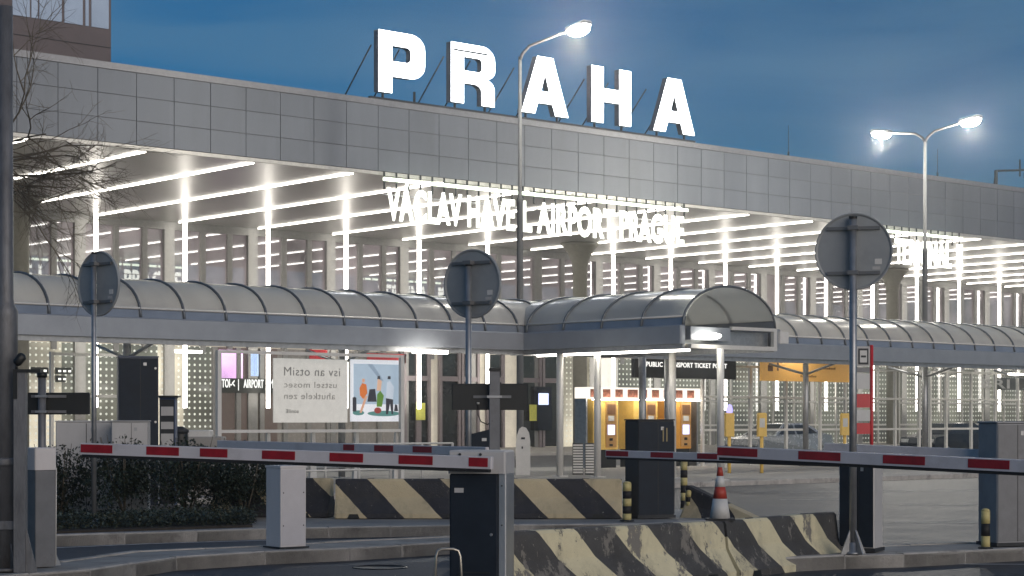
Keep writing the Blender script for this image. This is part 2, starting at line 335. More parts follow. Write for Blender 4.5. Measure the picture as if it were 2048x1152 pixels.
def tag(o, label=None, cat=None, group=None, kind=None):
    if label: o['label'] = label
    if cat: o['category'] = cat
    if group: o['group'] = group
    if kind: o['kind'] = kind
    return o
def thing(name, label, cat, loc=(0, 0, 0), rz=0.0, group=None):
    o = bpy.data.objects.new(name, None); COL.objects.link(o); o.empty_display_size = .2
    o.location = loc; o.rotation_euler = (0, 0, rz); return tag(o, label, cat, group)
def copy_tree(o, loc, rz, label, group=None):
    c = o.copy(); COL.objects.link(c); c.location = loc; c.rotation_euler = (0, 0, rz); c['label'] = label
    if group: c['group'] = group
    for ch in list(o.children):
        d = ch.copy(); COL.objects.link(d); d.parent = c
        for g in list(ch.children): e = g.copy(); COL.objects.link(e); e.parent = d
    return c
def text_data(txt, width, height, depth, bold=0.0, flip=False, align_h=None):
    cu = bpy.data.curves.new('t', 'FONT'); cu.body = txt; cu.size = 1; cu.extrude = .02; cu.offset = bold; cu.resolution_u = 4; cu.space_character = 1.09
    ob = bpy.data.objects.new('t', cu); COL.objects.link(ob); bpy.context.view_layer.update()
    me = bpy.data.meshes.new_from_object(ob); vs = [v.co.copy() for v in me.vertices]; fs = [list(p.vertices) for p in me.polygons]
    bpy.data.objects.remove(ob); bpy.data.curves.remove(cu); bpy.data.meshes.remove(me)
    x0 = min(v.x for v in vs); x1 = max(v.x for v in vs); y0 = min(v.y for v in vs); y1 = max(v.y for v in vs)
    hh = y1-y0
    if align_h: hh = align_h; y0 = -.01 if y0 > -.05 else y0
    q = []
    for v in vs:
        x = (v.x-x0)/(x1-x0)*width; x = width-x if flip else x
        q.append((x, (0 if v.z < 0 else -1)*depth, (v.y-y0)/hh*height))
    return q, fs
def write(parent, name, txt, m, x, y, z, width, height, depth=.004, bold=0.0, flip=False, M=None, align_h=None):
    q, fs = text_data(txt, width, height, depth, bold, flip, align_h)
    mb = MB(); mb.add([(a+x, b+y, c+z) for a, b, c in q], fs, 0, M); return mb.build(name, m, parent)

# ------------------------------------------------------------------ ground
def sheet(name, pts, z, m, label=None):
    mb = MB(); mb.add([(p[0], p[1], z) for p in pts], [list(range(len(pts)))]); o = mb.build(name, m); return tag(o, kind='structure')
sheet('ground', [(-400, -60), (900, -60), (900, 900), (-400, 900)], 0, M_asph)
def slab(name, pts, z0, z1, m):
    mb = MB(); n = len(pts); mb.add([(p[0], p[1], z0) for p in pts]+[(p[0], p[1], z1) for p in pts], [[n+i for i in range(n)]]+[[i, (i+1) % n, n+(i+1) % n, n+i] for i in range(n)]); return tag(mb.build(name, m), kind='structure')
KZ = .15
def kerb_line(name, pts, wid, z1, z0=-.02, side=1, blk=1.0):
    """kerb stones laid along a line, each a block with a bevelled nose and a narrow joint"""
    mb = MB(); P = [Vector(p[:2]) for p in pts]
    for a, b in zip(P, P[1:]):
        d = b-a; n_ = max(1, round(d.length/blk)); d = d/n_; nn = Vector((-d.y, d.x)).normalized()*wid*side; dn = d.normalized()
        for i in range(n_):
            q0 = a+d*i+dn*.006; q1 = a+d*(i+1)-dn*.006; dz = random.uniform(-.005, .005)
            e = nn.normalized()*.02
            vs = [(*q0, z0), (*q1, z0), (*q1, z1-.02+dz), (*q0, z1-.02+dz), (*(q0+e), z1+dz), (*(q1+e), z1+dz), (*(q1+nn), z1+dz), (*(q0+nn), z1+dz), (*(q1+nn), z0), (*(q0+nn), z0)]
            mb.add(vs, [[0, 1, 2, 3], [3, 2, 5, 4], [4, 5, 6, 7], [7, 6, 8, 9], [0, 3, 4, 7, 9], [1, 8, 6, 5, 2], [0, 9, 8, 1]])
    return tag(mb.build(name, M_kerb), kind='structure')
# near island (runs right across, hidden in the middle by the cabinet and blocks)
front = [Gp(-60, 1156, KZ), Gp(60, 1146, KZ), Gp(181, 1138, KZ), Gp(353, 1113, KZ), Gp(531, 1102, KZ), Gp(700, 1095, KZ), Gp(903, 1083, KZ), Gp(1150, 1074, KZ)]
back = [Gp(-60, 1130, KZ), Gp(106, 1122, KZ), Gp(265, 1101, KZ), Gp(531, 1089, KZ), Gp(737, 1078, KZ), Gp(903, 1071, KZ), Gp(1150, 1064, KZ)]
slab('pavement_island', front+back[::-1], 0, KZ-.012, M_isl)
kerb_line('kerb', front, .14, KZ, side=1); kerb_line('kerb', back[::-1], .12, KZ, side=1)
fr = [Gp(1560, 1116, KZ), Gp(1690, 1110, KZ), Gp(1808, 1107, KZ), Gp(2048, 1095, KZ), Gp(2200, 1088, KZ)]
bk = [Gp(1560, 1099, KZ), Gp(1690, 1092, KZ), Gp(1808, 1088, KZ), Gp(2048, 1080, KZ), Gp(2200, 1074, KZ)]
slab('pavement_island', fr+bk[::-1], 0, KZ-.012, M_isl); kerb_line('kerb', fr, .14, KZ, side=1); kerb_line('kerb', bk[::-1], .12, KZ, side=1)
# planting bed / barrier platform behind the lane
f2 = [Gp(-200, 1085, KZ), Gp(100, 1070, KZ), Gp(531, 1056, KZ), Gp(903, 1050, KZ), Gp(1300, 1047, KZ), Gp(1420, 1040, KZ)]
b2 = [Wp(-200, 33), Wp(100, 33), Wp(531, 32), Wp(903, 31.0), Wp(1300, 31.0), Wp(1420, 30.5)]
slab('platform', f2+b2[::-1], 0, KZ-.012, M_pave); kerb_line('kerb', f2, .15, KZ, side=1)
slab('planting_bed', [Gp(-200, 1082, KZ), Gp(100, 1066, KZ), Gp(505, 1053, KZ), Wp(480, 31.5), Wp(-200, 32)], 0, KZ+.02, M_soil)
# painted lines
def line(p0, p1, wd=.12):
    a, b = Vector(p0[:2]), Vector(p1[:2]); d = (b-a).normalized(); n_ = Vector((-d.y, d.x))*wd/2
    sheet('lane_marking', [a-n_, b-n_, b+n_, a+n_], .004, M_white)
line(Gp(90, 1097), Gp(300, 1088)); line(Gp(300, 1088), Gp(560, 1080)); line(Gp(612, 1077), Gp(905, 1069)); line(Gp(1000, 1066), Gp(1330, 1060))
line(Gp(1800, 1128), Gp(2200, 1130), .10)
for q in ((1790, 1045, 1990), (1800, 1010, 2060)): line(Gp(q[0], q[1]), Gp(q[2], q[1]+2), .08)
sheet('road_patch', [Gp(300, 1150), Gp(900, 1122), Gp(900, 1160), Gp(500, 1200)], .004, M_asph2)
sheet('road_patch', [Gp(1560, 1045), Gp(1700, 1040), Gp(1760, 1075), Gp(1600, 1082)], .004, M_asph2)
line(Gp(1560, 1000), Gp(1760, 998), .10); line(Gp(1560, 985), Gp(2050, 981), .12)
mb = MB().lathe([(.3, 0), (.3, .012), (.27, .014), (.27, .008), (.02, .008)], 28); md = mb.build('manhole_cover', mat('cast_iron', (.03, .03, .032), .5, .6, var=.4, scale=30)); md.location = Gp(760, 1136); tag(md, 'round iron manhole cover set in the asphalt near the hoop guard', 'manhole cover')
# raised bus platform under the canopies, road behind it, forecourt pavement at the terminal
slab('platform', [(-30, 31.0), (150, 31.0), (150, 43.5), (-30, 43.5)], 0, .12, M_pave)
kerb_line('kerb', [(-5, 30.85), (110, 30.85)], .15, .125, side=1, blk=2.0)
slab('pavement', [(-30, 62.0), (200, 62.0), (200, 77), (-30, 77)], 0, .12, M_pave)

# ------------------------------------------------------------------ terminal building
T1, T2 = 55.0, 74.4
ZF0, ZTOP = 10.56, 13.15; ROW = .787
_r = lambda u, n: (St(u, T1), n)
PAN = (St(1994, T1)-St(272.6, T1))/34.0; PAN0 = St(272.6, T1)-PAN
term = thing('terminal_building', 'long grey panelled airport terminal with glowing light strips under its deep roof overhang', 'airport terminal', (St(1024, T2), T2, 0))
NL, NR = -6, 62
XL, XR = PAN0+NL*PAN, PAN0+NR*PAN
mb = MB(); g = .012
mb.box(XL, XR, T1+.05, T1+.6, ZF0+.02, ZTOP-.05)
mb.box(XL, XR, T1+.02, T1+.052, ZF0, ZTOP-.02, 1)
mb.box(XL, XR, T1-.04, T1+.7, ZF0+3*ROW+.01, ZTOP, 2)
for i in range(NL, NR):
    for r in range(3):
        a = PAN0+i*PAN; mb.box(a+g, a+PAN-g, T1-.015+random.uniform(-.004, .004), T1+.03, ZF0+r*ROW+g*.8, ZF0+(r+1)*ROW-g*.8, 0)
mb.build('fascia', [fascia_mat(), mat('joint', (.085, .09, .10), .8), mat('roof_cap', (.22, .225, .24), .45, .4)], term, True)
MB().box(XL, XR, T1+.05, T2+.4, ZF0-.10, ZF0-.02).build('soffit', soffit_mat(), term, True)
MB().box(XL, XR, T1-.03, T1+.12, ZF0-.14, ZF0-.015).build('fascia_edge', mat('edge_trim', (.5, .49, .46), .4, .3), term, True)
MB().box(XL, XR, T1+.7, T2+22, ZTOP-.5, ZTOP-.4).build('roof', mat('roof_felt', (.07, .07, .075), .9), term, True)
# light strips: one per bay under the overhang
ks = range(-3, 19)
strip_s = [PAN0 + (7.38 + 3*k)*PAN for k in ks]
for s_ in strip_s:
    MB().box(s_-.03, s_+.03, T1+.35, T2-.12, ZF0-.155, ZF0-.11).build('ceiling_light', M_strip, term, True)
glass = mirror_glass('upper_glass', (.095, .09, .095), .24, .015, (1, .85, .8), 1.2)  # pinkish emission in the glass stands in for reflected dusk
ZW1 = ZF0-.45
MB().box(XL, XR, T2+.28, T2+.34, 5.0, ZW1).build('window_band', glass, term, True)
MB().box(XL, XR, T2+.1, T2+.5, ZW1, ZF0-.1).build('window_header', M_fin, term, True)
pan_w = [St(u, T2-.6) for u in (193, 383, 560, 724, 880, 1023, 1286, 1408, 1520, 1628, 1730, 1825, 1915, 2000)]
base0 = pan_w[0]; bay = (pan_w[-1]-pan_w[0])/15.0
cols_at = [base0 + bay*k for k in range(-2, 25)]
skip = set()
for uu in (1160,):
    skip.add(min(range(len(cols_at)), key=lambda i: abs(cols_at[i]-St(uu, T2-.6))))
skip.add(min(range(len(cols_at)), key=lambda i: abs(cols_at[i]-St(30, T2-.6))))
for i, c in enumerate(cols_at):
    MB().box(c-.66, c-.14, T2+.1, T2+.3, .12, ZW1).build('pilaster', M_fin, term, True)
    for q in (1/3.2, 2/3.15): MB().box(c+q*bay-.13, c+q*bay+.13, T2+.14, T2+.3, 4.6, ZW1).build('mullion', M_fin, term, True)
    if i not in skip:
        MB().box(c-.065, c+.065, T2-.62, T2-.48, 2.1, ZF0-.12).build('vertical_light', M_strip, term, True)
for uu in (40, 1160, 1785):
    c = St(uu, 70.0); M = Matrix.Translation((c, 70, 0))
    MB().lathe([(.36, .12), (.36, 8.7), (.38, 9.2), (.46, 9.6), (.62, 9.95), (.85, 10.25), (1.0, 10.44)], 28, M=M).build('round_column', M_conc, term, True)
# ground floor of the terminal
dotl = dotted('dotted_pane', (.10, .105, .09), (.62, .64, .58), .28, .10, .55)
dotg = dotted('dotted_pane_pale', (.42, .40, .34), (.62, .62, .55), .28, .08, .55)
def wall_piece(name, u0, u1, z0, z1, m, dy=.3, th=.08):
    return MB().box(St(u0, T2), St(u1, T2), T2+dy, T2+dy+th, z0, z1).build(name, m, term, True)
MB().box(XL, XR, T2+.5, T2+.6, .12, 5.0).build('back_wall', M_lit, term, True)
for a, b, m in ((-60, 128, dotg), (128, 320, dotl), (320, 372, dotg), (372, 432, dotl), (1128, 1215, dotg), (1215, 1420, dotl), (1420, 1560, dotl), (1560, 1760, dotl), (1760, 2100, dotl)):
    wall_piece('dotted_window', a, b, .15, 4.9, m, .22)
wall_piece('shop_window', 432, 560, .15, 4.9, mat('shop_glass', (.075, .06, .055), .2, emit=(1, .7, .6), es=.05), .22)
wall_piece('shop_window', 560, 805, .15, 4.9, mat('shop_glass2', (.13, .12, .11), .25, emit=(1, .9, .8), es=.08), .22)
for a in range(432, 812, 47):
    MB().box(St(a, T2)-.12, St(a, T2)+.12, T2+.05, T2+.22, .12, 4.9).build('shop_mullion', M_fin, term, True)
wall_piece('screen', 441, 488, Zt(465, 757, T2), Zt(465, 700, T2), mirror_glass('screen_pink', (.55, .38, .6), .02, .1, (1, .8, 1), 1.3), .1, .05)
wall_piece('screen', 504, 519, Zt(505, 752, T2), Zt(505, 703, T2), mirror_glass('screen_blue', (.3, .42, .55), .02, .1, (1, .9, 1), 1.1), .1, .05)
o = wall_piece('sign_board', 441, 552, Zt(495, 786, T2), Zt(495, 757, T2), M_black, .0, .06)
q, fs = text_data('TOI-<  |   AIRPORT  |  \u2191', St(548, T2)-St(443, T2), .55, .02, .02)
MB().add([(a+St(443, T2), b+T2-.02, c+Zt(495, 781, T2)) for a, b, c in q], fs).build('sign_lettering', light_mat('sign_white', (1, 1, .95), 1.1), term, True)
for a, b, v0, v1 in ((58, 93, 735, 748), (107, 139, 735, 748), (107, 127, 751, 764)):
    wall_piece('led_board', a, b, Zt(100, v1, T2), Zt(100, v0, T2), M_black, -.2, .06)
    for k in range(3 if b-a > 25 else 2): c_ = St(a+5+k*10, T2); MB().box(c_, c_+.13, T2-.215, T2-.205, Zt(100, v1-4, T2), Zt(100, v1-8, T2)).build('led_digit', light_mat('led_white', (1, 1, .9), 1.4), term, True)
# revolving / sliding doors
for a, b in ((808, 838), (838, 862), (880, 922), (924, 960), (975, 1010), (1042, 1084), (1086, 1126)):
    s0, s1 = St(a, T2), St(b, T2)
    d = MB().box(s0+.1, s1-.1, T2+.12, T2+.18, .15, 4.9).build('door', M_glassd, term, True)
    fr_ = MB().box(s0, s0+.16, T2+.0, T2+.2, .12, 5.0).box(s1-.16, s1, T2+.0, T2+.2, .12, 5.0).box(s0+.16, s1-.16, T2+.02, T2+.19, 3.5, 3.75)
    fr_.build('door_frame', M_lav, term, True)
wall_piece('white_panel', 1180, 1236, 3.1, 5.0, M_paper, .0, .05)
wall_piece('red_sign', 620, 655, 4.4, 4.9, M_redp, .0, .05); wall_piece('red_sign', 735, 812, 4.35, 4.8, M_redp, .0, .05)
for a, z0, z1 in ((839, 1.55, 2.4), (1066, 1.5, 2.35)):
    wall_piece('yellow_notice', a-9, a+9, z0, z1, mat('notice_yellow', (.6, .6, .12), .5), -.1, .03)
wall_piece('cash_machine', 1071, 1100, 1.0, 3.3, M_dark, -.15, .3); wall_piece('cash_machine_screen', 1073, 1092, 2.35, 2.95, M_screen, -.2, .04)
# white lattice of the bus hall beyond the right canopy
lat = MB()
for v_ in (735, 800, 862): pass
mull = [1420+42*i for i in range(17)]
for a in mull: lat.box(St(a, 73.5)-.05, St(a, 73.5)+.05, 73.45, 73.55, .12, 4.7)
for z in (1.25, 2.6, 4.6): lat.box(St(1405, 73.5), St(2110, 73.5), 73.40, 73.60, z-.05, z+.05)
lat.build('window_lattice', M_post, term, True)
wall_piece('hall_lettering_board', 1955, 2030, 3.5, 4.3, mat('board_grey', (.08, .085, .08), .6), -1.4, .05)
q, fs = text_data('BRI', St(2018, 73)-St(1962, 73), .6, .02, .02)
MB().add([(a+St(1962, 73), b+72.96, c+3.6) for a, b, c in q], fs).build('hall_lettering', M_paper, term, True)

# ------------------------------------------------------------------ tower behind
tw = 82.0
tow = thing('tower_block', 'dark tower block with a row of high windows rising behind the terminal roof', 'building', (St(120, tw), tw, 0))
x0, x1 = St(-60, tw), St(222, tw)
MB().box(x0, x1, tw, tw+14, 0, 26).build('wall', M_tower, tow, True)
for i, (a, b) in enumerate(((24, 58), (62, 74), (78, 122), (128, 164), (170, 176), (182, 216))):
    MB().box(St(a, tw), St(b, tw), tw-.08, tw-.01, Zt(120, 44, tw), 25).build('window', M_skyw, tow, True)
mb = MB()
for k in range(8): mb.box(x0, x1, tw-.03, tw-.005, 13.2+k*.9, 13.23+k*.9)
mb.build('cladding_joints', M_black, tow, True)

# ------------------------------------------------------------------ PRAHA roof letters
def outline_mesh(loops, depth):
    cu = bpy.data.curves.new('c', 'CURVE'); cu.dimensions = '2D'; cu.fill_mode = 'BOTH'; cu.extrude = depth/2
    for lp in loops:
        sp = cu.splines.new('POLY'); sp.points.add(len(lp)-1)
        for i, p in enumerate(lp): sp.points[i].co = (p[0], p[1], 0, 1)
        sp.use_cyclic_u = True
    ob = bpy.data.objects.new('c', cu); COL.objects.link(ob); bpy.context.view_layer.update()
    me = bpy.data.meshes.new_from_object(ob); vs = [v.co.copy() for v in me.vertices]; fs = [list(p.vertices) for p in me.polygons]
    bpy.data.objects.remove(ob); bpy.data.curves.remove(cu); bpy.data.meshes.remove(me); return vs, fs
def arc(cx, cy, rx, ry, a0, a1, n=8): return [(cx+rx*math.cos(math.radians(a0+(a1-a0)*i/n)), cy+ry*math.sin(math.radians(a0+(a1-a0)*i/n))) for i in range(n+1)]
LET = {
 'P': [[(0, 0), (.29, 0), (.29, .27)] + [(.68, .27)] + arc(.68, .51, .32, .24, -90, 0) + arc(.68, .76, .32, .24, 0, 90) + [(0, 1)],
       [(.29, .52), (.29, .77)] + [(.60, .77)] + arc(.60, .70, .09, .07, 90, 0, 4) + arc(.60, .59, .09, .07, 0, -90, 4)],
 'R': [[(0, 0), (.29, 0), (.29, .34), (.52, .34)] + arc(.52, .22, .17, .12, 90, 0, 6) + [(.69, 0), (.99, 0), (.99, .26)] + arc(.80, .27, .19, .17, 0, 75, 6) + arc(.72, .60, .28, .16, -60, 0, 6) + arc(.70, .76, .30, .24, 0, 90) + [(0, 1)],
       [(.29, .55), (.29, .78), (.62, .78)] + arc(.62, .71, .08, .07, 90, 0, 4) + arc(.62, .62, .08, .07, 0, -90, 4)],
 'A': [[(0, 0), (.29, 0), (.355, .19), (.665, .19), (.73, 0), (1.02, 0), (.68, 1), (.34, 1)], [(.42, .40), (.51, .70), (.60, .40)]],
 'H': [[(0, 0), (.30, 0), (.30, .38), (.70, .38), (.70, 0), (1, 0), (1, 1), (.70, 1), (.70, .62), (.30, .62), (.30, 1), (0, 1)]]}
TL = 54.9; ZB, ZT_ = 13.42, 15.66
spans = [('P', 757, 850), ('R', 902, 990), ('A', 1043, 1135), ('H', 1183, 1262), ('A', 1307, 1388)]
sign = thing('roof_sign', 'huge glowing white PRAHA letters standing on the edge of the terminal roof', 'sign', (St(1070, TL), TL, ZTOP))
M_lside = mat('letter_casing', (.12, .13, .15), .5, .4)
for ch, u0, u1 in spans:
    s0, s1 = St(u0, TL), St(u1, TL); vs, fs = outline_mesh(LET[ch], 1.0)
    pts = [(s0+v.x*(s1-s0), TL+(.0 if v.z > 0 else .28), ZB+v.y*(ZT_-ZB)) for v in vs]
    mb = MB(); mb.add(pts, fs)
    for i, f in enumerate(mb.f):
        if not all(abs(mb.v[k][1]-TL) < .01 for k in f): mb.m[i] = 1
    ob = mb.build('letter_'+ch.lower(), [M_roofletter, M_lside], sign, True)
    if ch == 'R': MB().box(s0+.12, s0+1.75, TL-.05, TL-.005, ZB+.855*(ZT_-ZB), ZB+.885*(ZT_-ZB)).build('unlit_slit', M_lside, ob); ob.children[0].matrix_parent_inverse = Matrix.Translation(-Vector(sign.location))
    ww = s1-s0
    for q in (.16, .84): MB().tube([(s0+q*ww, TL+.2, ZTOP-.02), (s0+q*ww, TL+.2, ZB+.2)], .05, 8).build('support_post', M_dark2, sign, True)
    for q in (-.05, .55): MB().tube([(s0+q*ww, TL+.3, ZB+1.7), (s0+q*ww, TL+2.6, ZTOP-.35)], .03, 6).build('brace', M_dark2, sign, True)
MB().box(St(745, TL), St(1395, TL), TL+.12, TL+.26, ZTOP+.02, ZTOP+.09).build('base_rail', M_dark2, sign, True)

# hanging letters
def hang(name, label, words_, u0, u1, zt, zb, x0r, x1r):
    t_ = T1-.25; root = thing(name, label, 'sign', (St((u0+u1)/2, t_), t_, zb))
    for wd_, ua, ub in words_:
        s0, s1 = St(ua, t_), St(ub, t_); q, fs = text_data(wd_, s1-s0, zt-zb, .05, .026, align_h=.73)
        MB().add([(a+s0, b+t_+.1, c+zb) for a, b, c in q], fs).build('lettering', M_neon, root, True)
    r0, r1 = St(x0r, t_), St(x1r, t_)
    MB().box(r0, r1, t_-.02, t_+.06, ZF0-.36, ZF0-.24).build('light_rail', M_rail, root, True)
    n_ = int((r1-r0)/.55)
    for i in range(n_+1):
        x = r0+.1+(r1-r0-.2)*i/n_; MB().box(x-.03, x+.03, t_+.1, t_+.14, zt-.1, ZF0-.02).build('hanger', M_dark2, root, True)
    MB().box(r0, r1, t_+.12, t_+.16, zt-.3, zt-.26).build('mounting_rail', M_alu, root, True)
hang('airport_name_sign', 'glowing VÁCLAV HAVEL AIRPORT PRAGUE lettering hung below the terminal roof edge', [('VÁCLAV', 777, 926), ('HAVE', 938, 1032), ('L', 1048, 1066), ('AIRPORT', 1077, 1231), ('PRAGUE', 1243, 1370)], 777, 1370, 10.0, 8.82, 768, 1376)
hang('terminal_number_sign', 'glowing TERMINAL 1 lettering hung under the roof edge beside the street lamp', [('TERMINAL', 1793, 1905), ('1', 1917, 1927)], 1793, 1928, 10.0, 8.82, 1760, 1925)

# roof antennas and camera arm
for i, (u, v0, v1) in enumerate(((1577, 250, 312), (1875, 298, 355))):
    p = (St(u, 56.5), 56.5, ZTOP-.4); top = Zt(u, v0, 56.5)
    r = thing('roof_antenna', ('thin rod antenna on the terminal roof, the one left of the street lamp', 'thin rod antenna on the terminal roof just right of the street lamp pole')[i], 'antenna', p)
    MB().tube([(0, 0, 0), (0, 0, .9)], .045, 8).build('base', M_dark2, r); MB().tube([(0, 0, .9), (0, 0, top-p[2])], [.022, .012], 6).build('rod', M_dark2, r)
p = Vector((St(1992, 56), 56, ZTOP-.4)); r = thing('camera_mast', 'dark bracket arm with a camera on the terminal roof at far right', 'camera mast', p)
MB().tube([(-.25, 0, 0), (0, 0, 1.25)], .06, 8).tube([(.3, .1, 0), (0, 0, 1.25)], .05, 8).tube([(0, 0, 0), (0, 0, 1.3)], .09, 8).build('legs', M_black, r)
MB().tube([(0, 0, 1.28), (1.9, -.4, 1.45), (3.2, -.6, 1.5)], .055, 8).tube([(1.55, -.35, 1.1), (1.55, -.35, 1.95)], .045, 8).build('arm', M_black, r)
MB().box(1.9, 2.6, -.6, -.3, 1.05, 1.35, bev=.04).build('camera_housing', M_dark2, r)

# ------------------------------------------------------------------ canopies
CF, CB = 37.5, 40.8           # front and rear edge of the long barrel
CZ0, CZ1, CZT = 3.40, 3.80, 4.84
M_poly = poly_roof(); M_clear = clear_glass()
def arch_pts(w_, n=14, inset=0.0):
    R_ = []
    for i in range(n+1):
        a = math.pi*i/n; x = -math.cos(a); zz = math.sin(a)**.92
        R_.append((x*(w_/2-inset), CZ1+(CZT-CZ1-inset)*zz))
    return R_
def barrel(root, org, ang, length, width, rib_step, rib0=0.0, both=(-1,)):
    """arched roof: local x along the run, y across; org is the middle of one end"""
    M = Matrix.Translation(org) @ Matrix.Rotation(ang, 4, 'Z')
    prof = arch_pts(width); n = len(prof)
    mb = MB(); k = max(1, int(length/rib_step))
    pin = arch_pts(width, inset=.03)
    for j, (pp, flip) in enumerate(((prof, 0), (pin, 1))):
        vs = []; fs = []
        for i in (0, 1):
            for (y, z) in pp: vs.append((i*length, y, z))
        for q_ in range(n-1): fs.append([q_, q_+1, n+q_+1, n+q_])
        mb.add(vs, fs[1:-1], 0, M, True); mb.add(vs, [fs[0], fs[-1]], 1, M, True)
    mb.build('roof_sheet', [M_poly, M_lowg], root, True)
    for a_ in (1, n-2):
        y, z = prof[a_]; MB().tube([M @ Vector((.02, y*1.01, z+.015)), M @ Vector((length-.02, y*1.01, z+.015))], .028, 6).build('purlin', M_post, root, True)
    x = rib0
    while x < length+.01:
        MB().tube([(x, y*1.012, z+.012) for y, z in arch_pts(width, 18)], .033, 6, M=M).build('rib', M_rib, root, True); x += rib_step
    for sgn in both:
        y = sgn*width/2; a, b = (y-.16, y+.02) if sgn < 0 else (y-.02, y+.16)
        MB().box(-.05, length+.05, a, b, CZ0, CZ1+.06, 0, M, .03).build('gutter', M_gut, root, True)
        MB().box(0, length, y-.05, y+.05, CZ0-.12, CZ0, 0, M).build('edge_beam', M_alu, root, True)
    return M
rc_l = thing('long_canopy', 'long barrel-vaulted walkway canopy on posts running left from the arched entrance', 'canopy', (20, 39.15, .12))
SL, SR = 33.0, 36.3
barrel(rc_l, (2.0, 39.15, 0), 0, SL-2.0+1.6, 3.3, 1.12, .55)
rc_r = thing('long_canopy', 'barrel-vaulted walkway canopy running right from the arched entrance past the bus stop sign', 'canopy', (55, 39.15, .12))
barrel(rc_r, (SR-1.6, 39.15, 0), 0, 60, 3.3, 1.12, .3)
rc_c = thing('cross_canopy', 'short arched canopy pointing at the car park, open round end lit by an oval lamp', 'canopy', ((SL+SR)/2, 33, .12))
MC = barrel(rc_c, ((SL+SR)/2, 31.7, 0), math.pi/2, 6.3, SR-SL, 1.42, .02, (-1, 1))
# end frame of the cross canopy
e = 31.55
MB().box(SL+.1, SR-.1, e, e+.1, CZ0-.1, CZ0).box(SL+1.55, SR-.1, e, e+.1, CZ1-.02, CZ1+.06).box(SR-.22, SR-.1, e+.002, e+.098, CZ0, CZ1-.02).build('end_frame', M_post, rc_c, True)
MB().box(SL+.1, SR-.1, e+.3, e+.5, CZ0+.02, CZ1-.05).build('end_beam', M_alu, rc_c, True)
MB().box(SL+.1, SL+1.5, e+.02, e+.2, CZ0+.1, CZ1+.02).build('end_box', M_gut, rc_c, True)
M = Matrix.Translation((SL+.62, e-.06, CZ0+.2)) @ Matrix.Scale(.5, 4, (0, 0, 1))
MB().lathe([(.02, -.16), (.2, -.15), (.3, -.08), (.33, 0), (.3, .08), (.2, .14), (.02, .15)], 20, M=M).build('oval_lamp', light_mat('oval_light', (1, .96, .85), 9), rc_c, True)
MB().box(SR+.05, SR+.45, e+.1, e+.5, CZ0+.1, CZ1).build('junction_box', M_paper, rc_c, True)
MB().box(SL+.2, SR-.2, 31.9, 37.4, CZ0+.02, CZ0+.06).build('ceiling_panel', mat('ceiling_cream', (.45, .43, .38), .5), rc_c, True)
def post(root, s_, t_, r=.085, z1=CZ0-.1, m=None, base=True):
    mb = MB().tube([(s_, t_, .12), (s_, t_, z1)], r, 14)
    if base: mb.box(s_-.15, s_+.15, t_-.15, t_+.15, .12, .14)
    return mb.build('post', m or M_post, root, True)
for s_ in (4, 10, 16, 22.1, 28.2): post(rc_l, s_, 39.0, .09, CZ1+.3, M_alu); MB().tube([(s_, 39, 3.0), (s_+.0, 37.7, 3.36)], .04, 8).tube([(s_, 39, 3.0), (s_, 40.5, 3.36)], .04, 8).build('strut', M_alu, rc_l, True)
for k in range(9): s_ = 46.1+6.1*k; post(rc_r, s_, 39.0, .09, CZ1+.3, M_alu); MB().tube([(s_, 39, 3.0), (s_, 37.7, 3.36)], .04, 8).tube([(s_, 39, 3.0), (s_, 40.5, 3.36)], .04, 8).build('strut', M_alu, rc_r, True)
for s_ in (39.9,): post(rc_r, s_, 39.0, .09, CZ1+.3, M_alu)
for (u, Y) in ((1195, 48.5), (1120, 49), (1345, 47.5), (1441, 46.0), (1285, 52)):
    p = Wp(u, Y); post(rc_c, p.x, p.y, .09 if u != 1285 else .1, m=M_post if u != 1285 else M_alu)
MB().box(SL+.35, SL+.42, 31.9, 37.4, CZ0-.16, CZ0-.1).build('light_tube', M_tube, rc_c, True)
MB().box(St(828, 37), St(896, 37), 37.0, 37.08, Zt(860, 707, 37), Zt(860, 700, 37)).build('light_tube', M_tube, rc_l, True)
for q in range(3):
    s_ = 13+q*5.3; MB().box(s_, s_+.7, 39.3, 39.4, CZ0-.22, CZ0-.16).build('light_tube', M_tube, rc_l, True)
for q in range(2):
    s_ = 58+q*5.0; MB().box(s_, s_+1.0, 39.6, 39.7, CZ0-.22, CZ0-.16).build('light_tube', M_tube, rc_r, True)

for q in range(7): MB().box(6+q*4.1, 7.4+q*4.1, 40.2, 40.3, 3.62, 3.68).build('light_tube', M_tube, rc_l, True)  # tubes added out of sight behind the gutter to brighten the walkway
for q in range(8): MB().box(38.5+q*4.1, 40+q*4.1, 40.2, 40.3, 3.62, 3.68).build('light_tube', M_tube, rc_r, True)  # same unseen added tubes under the right canopy
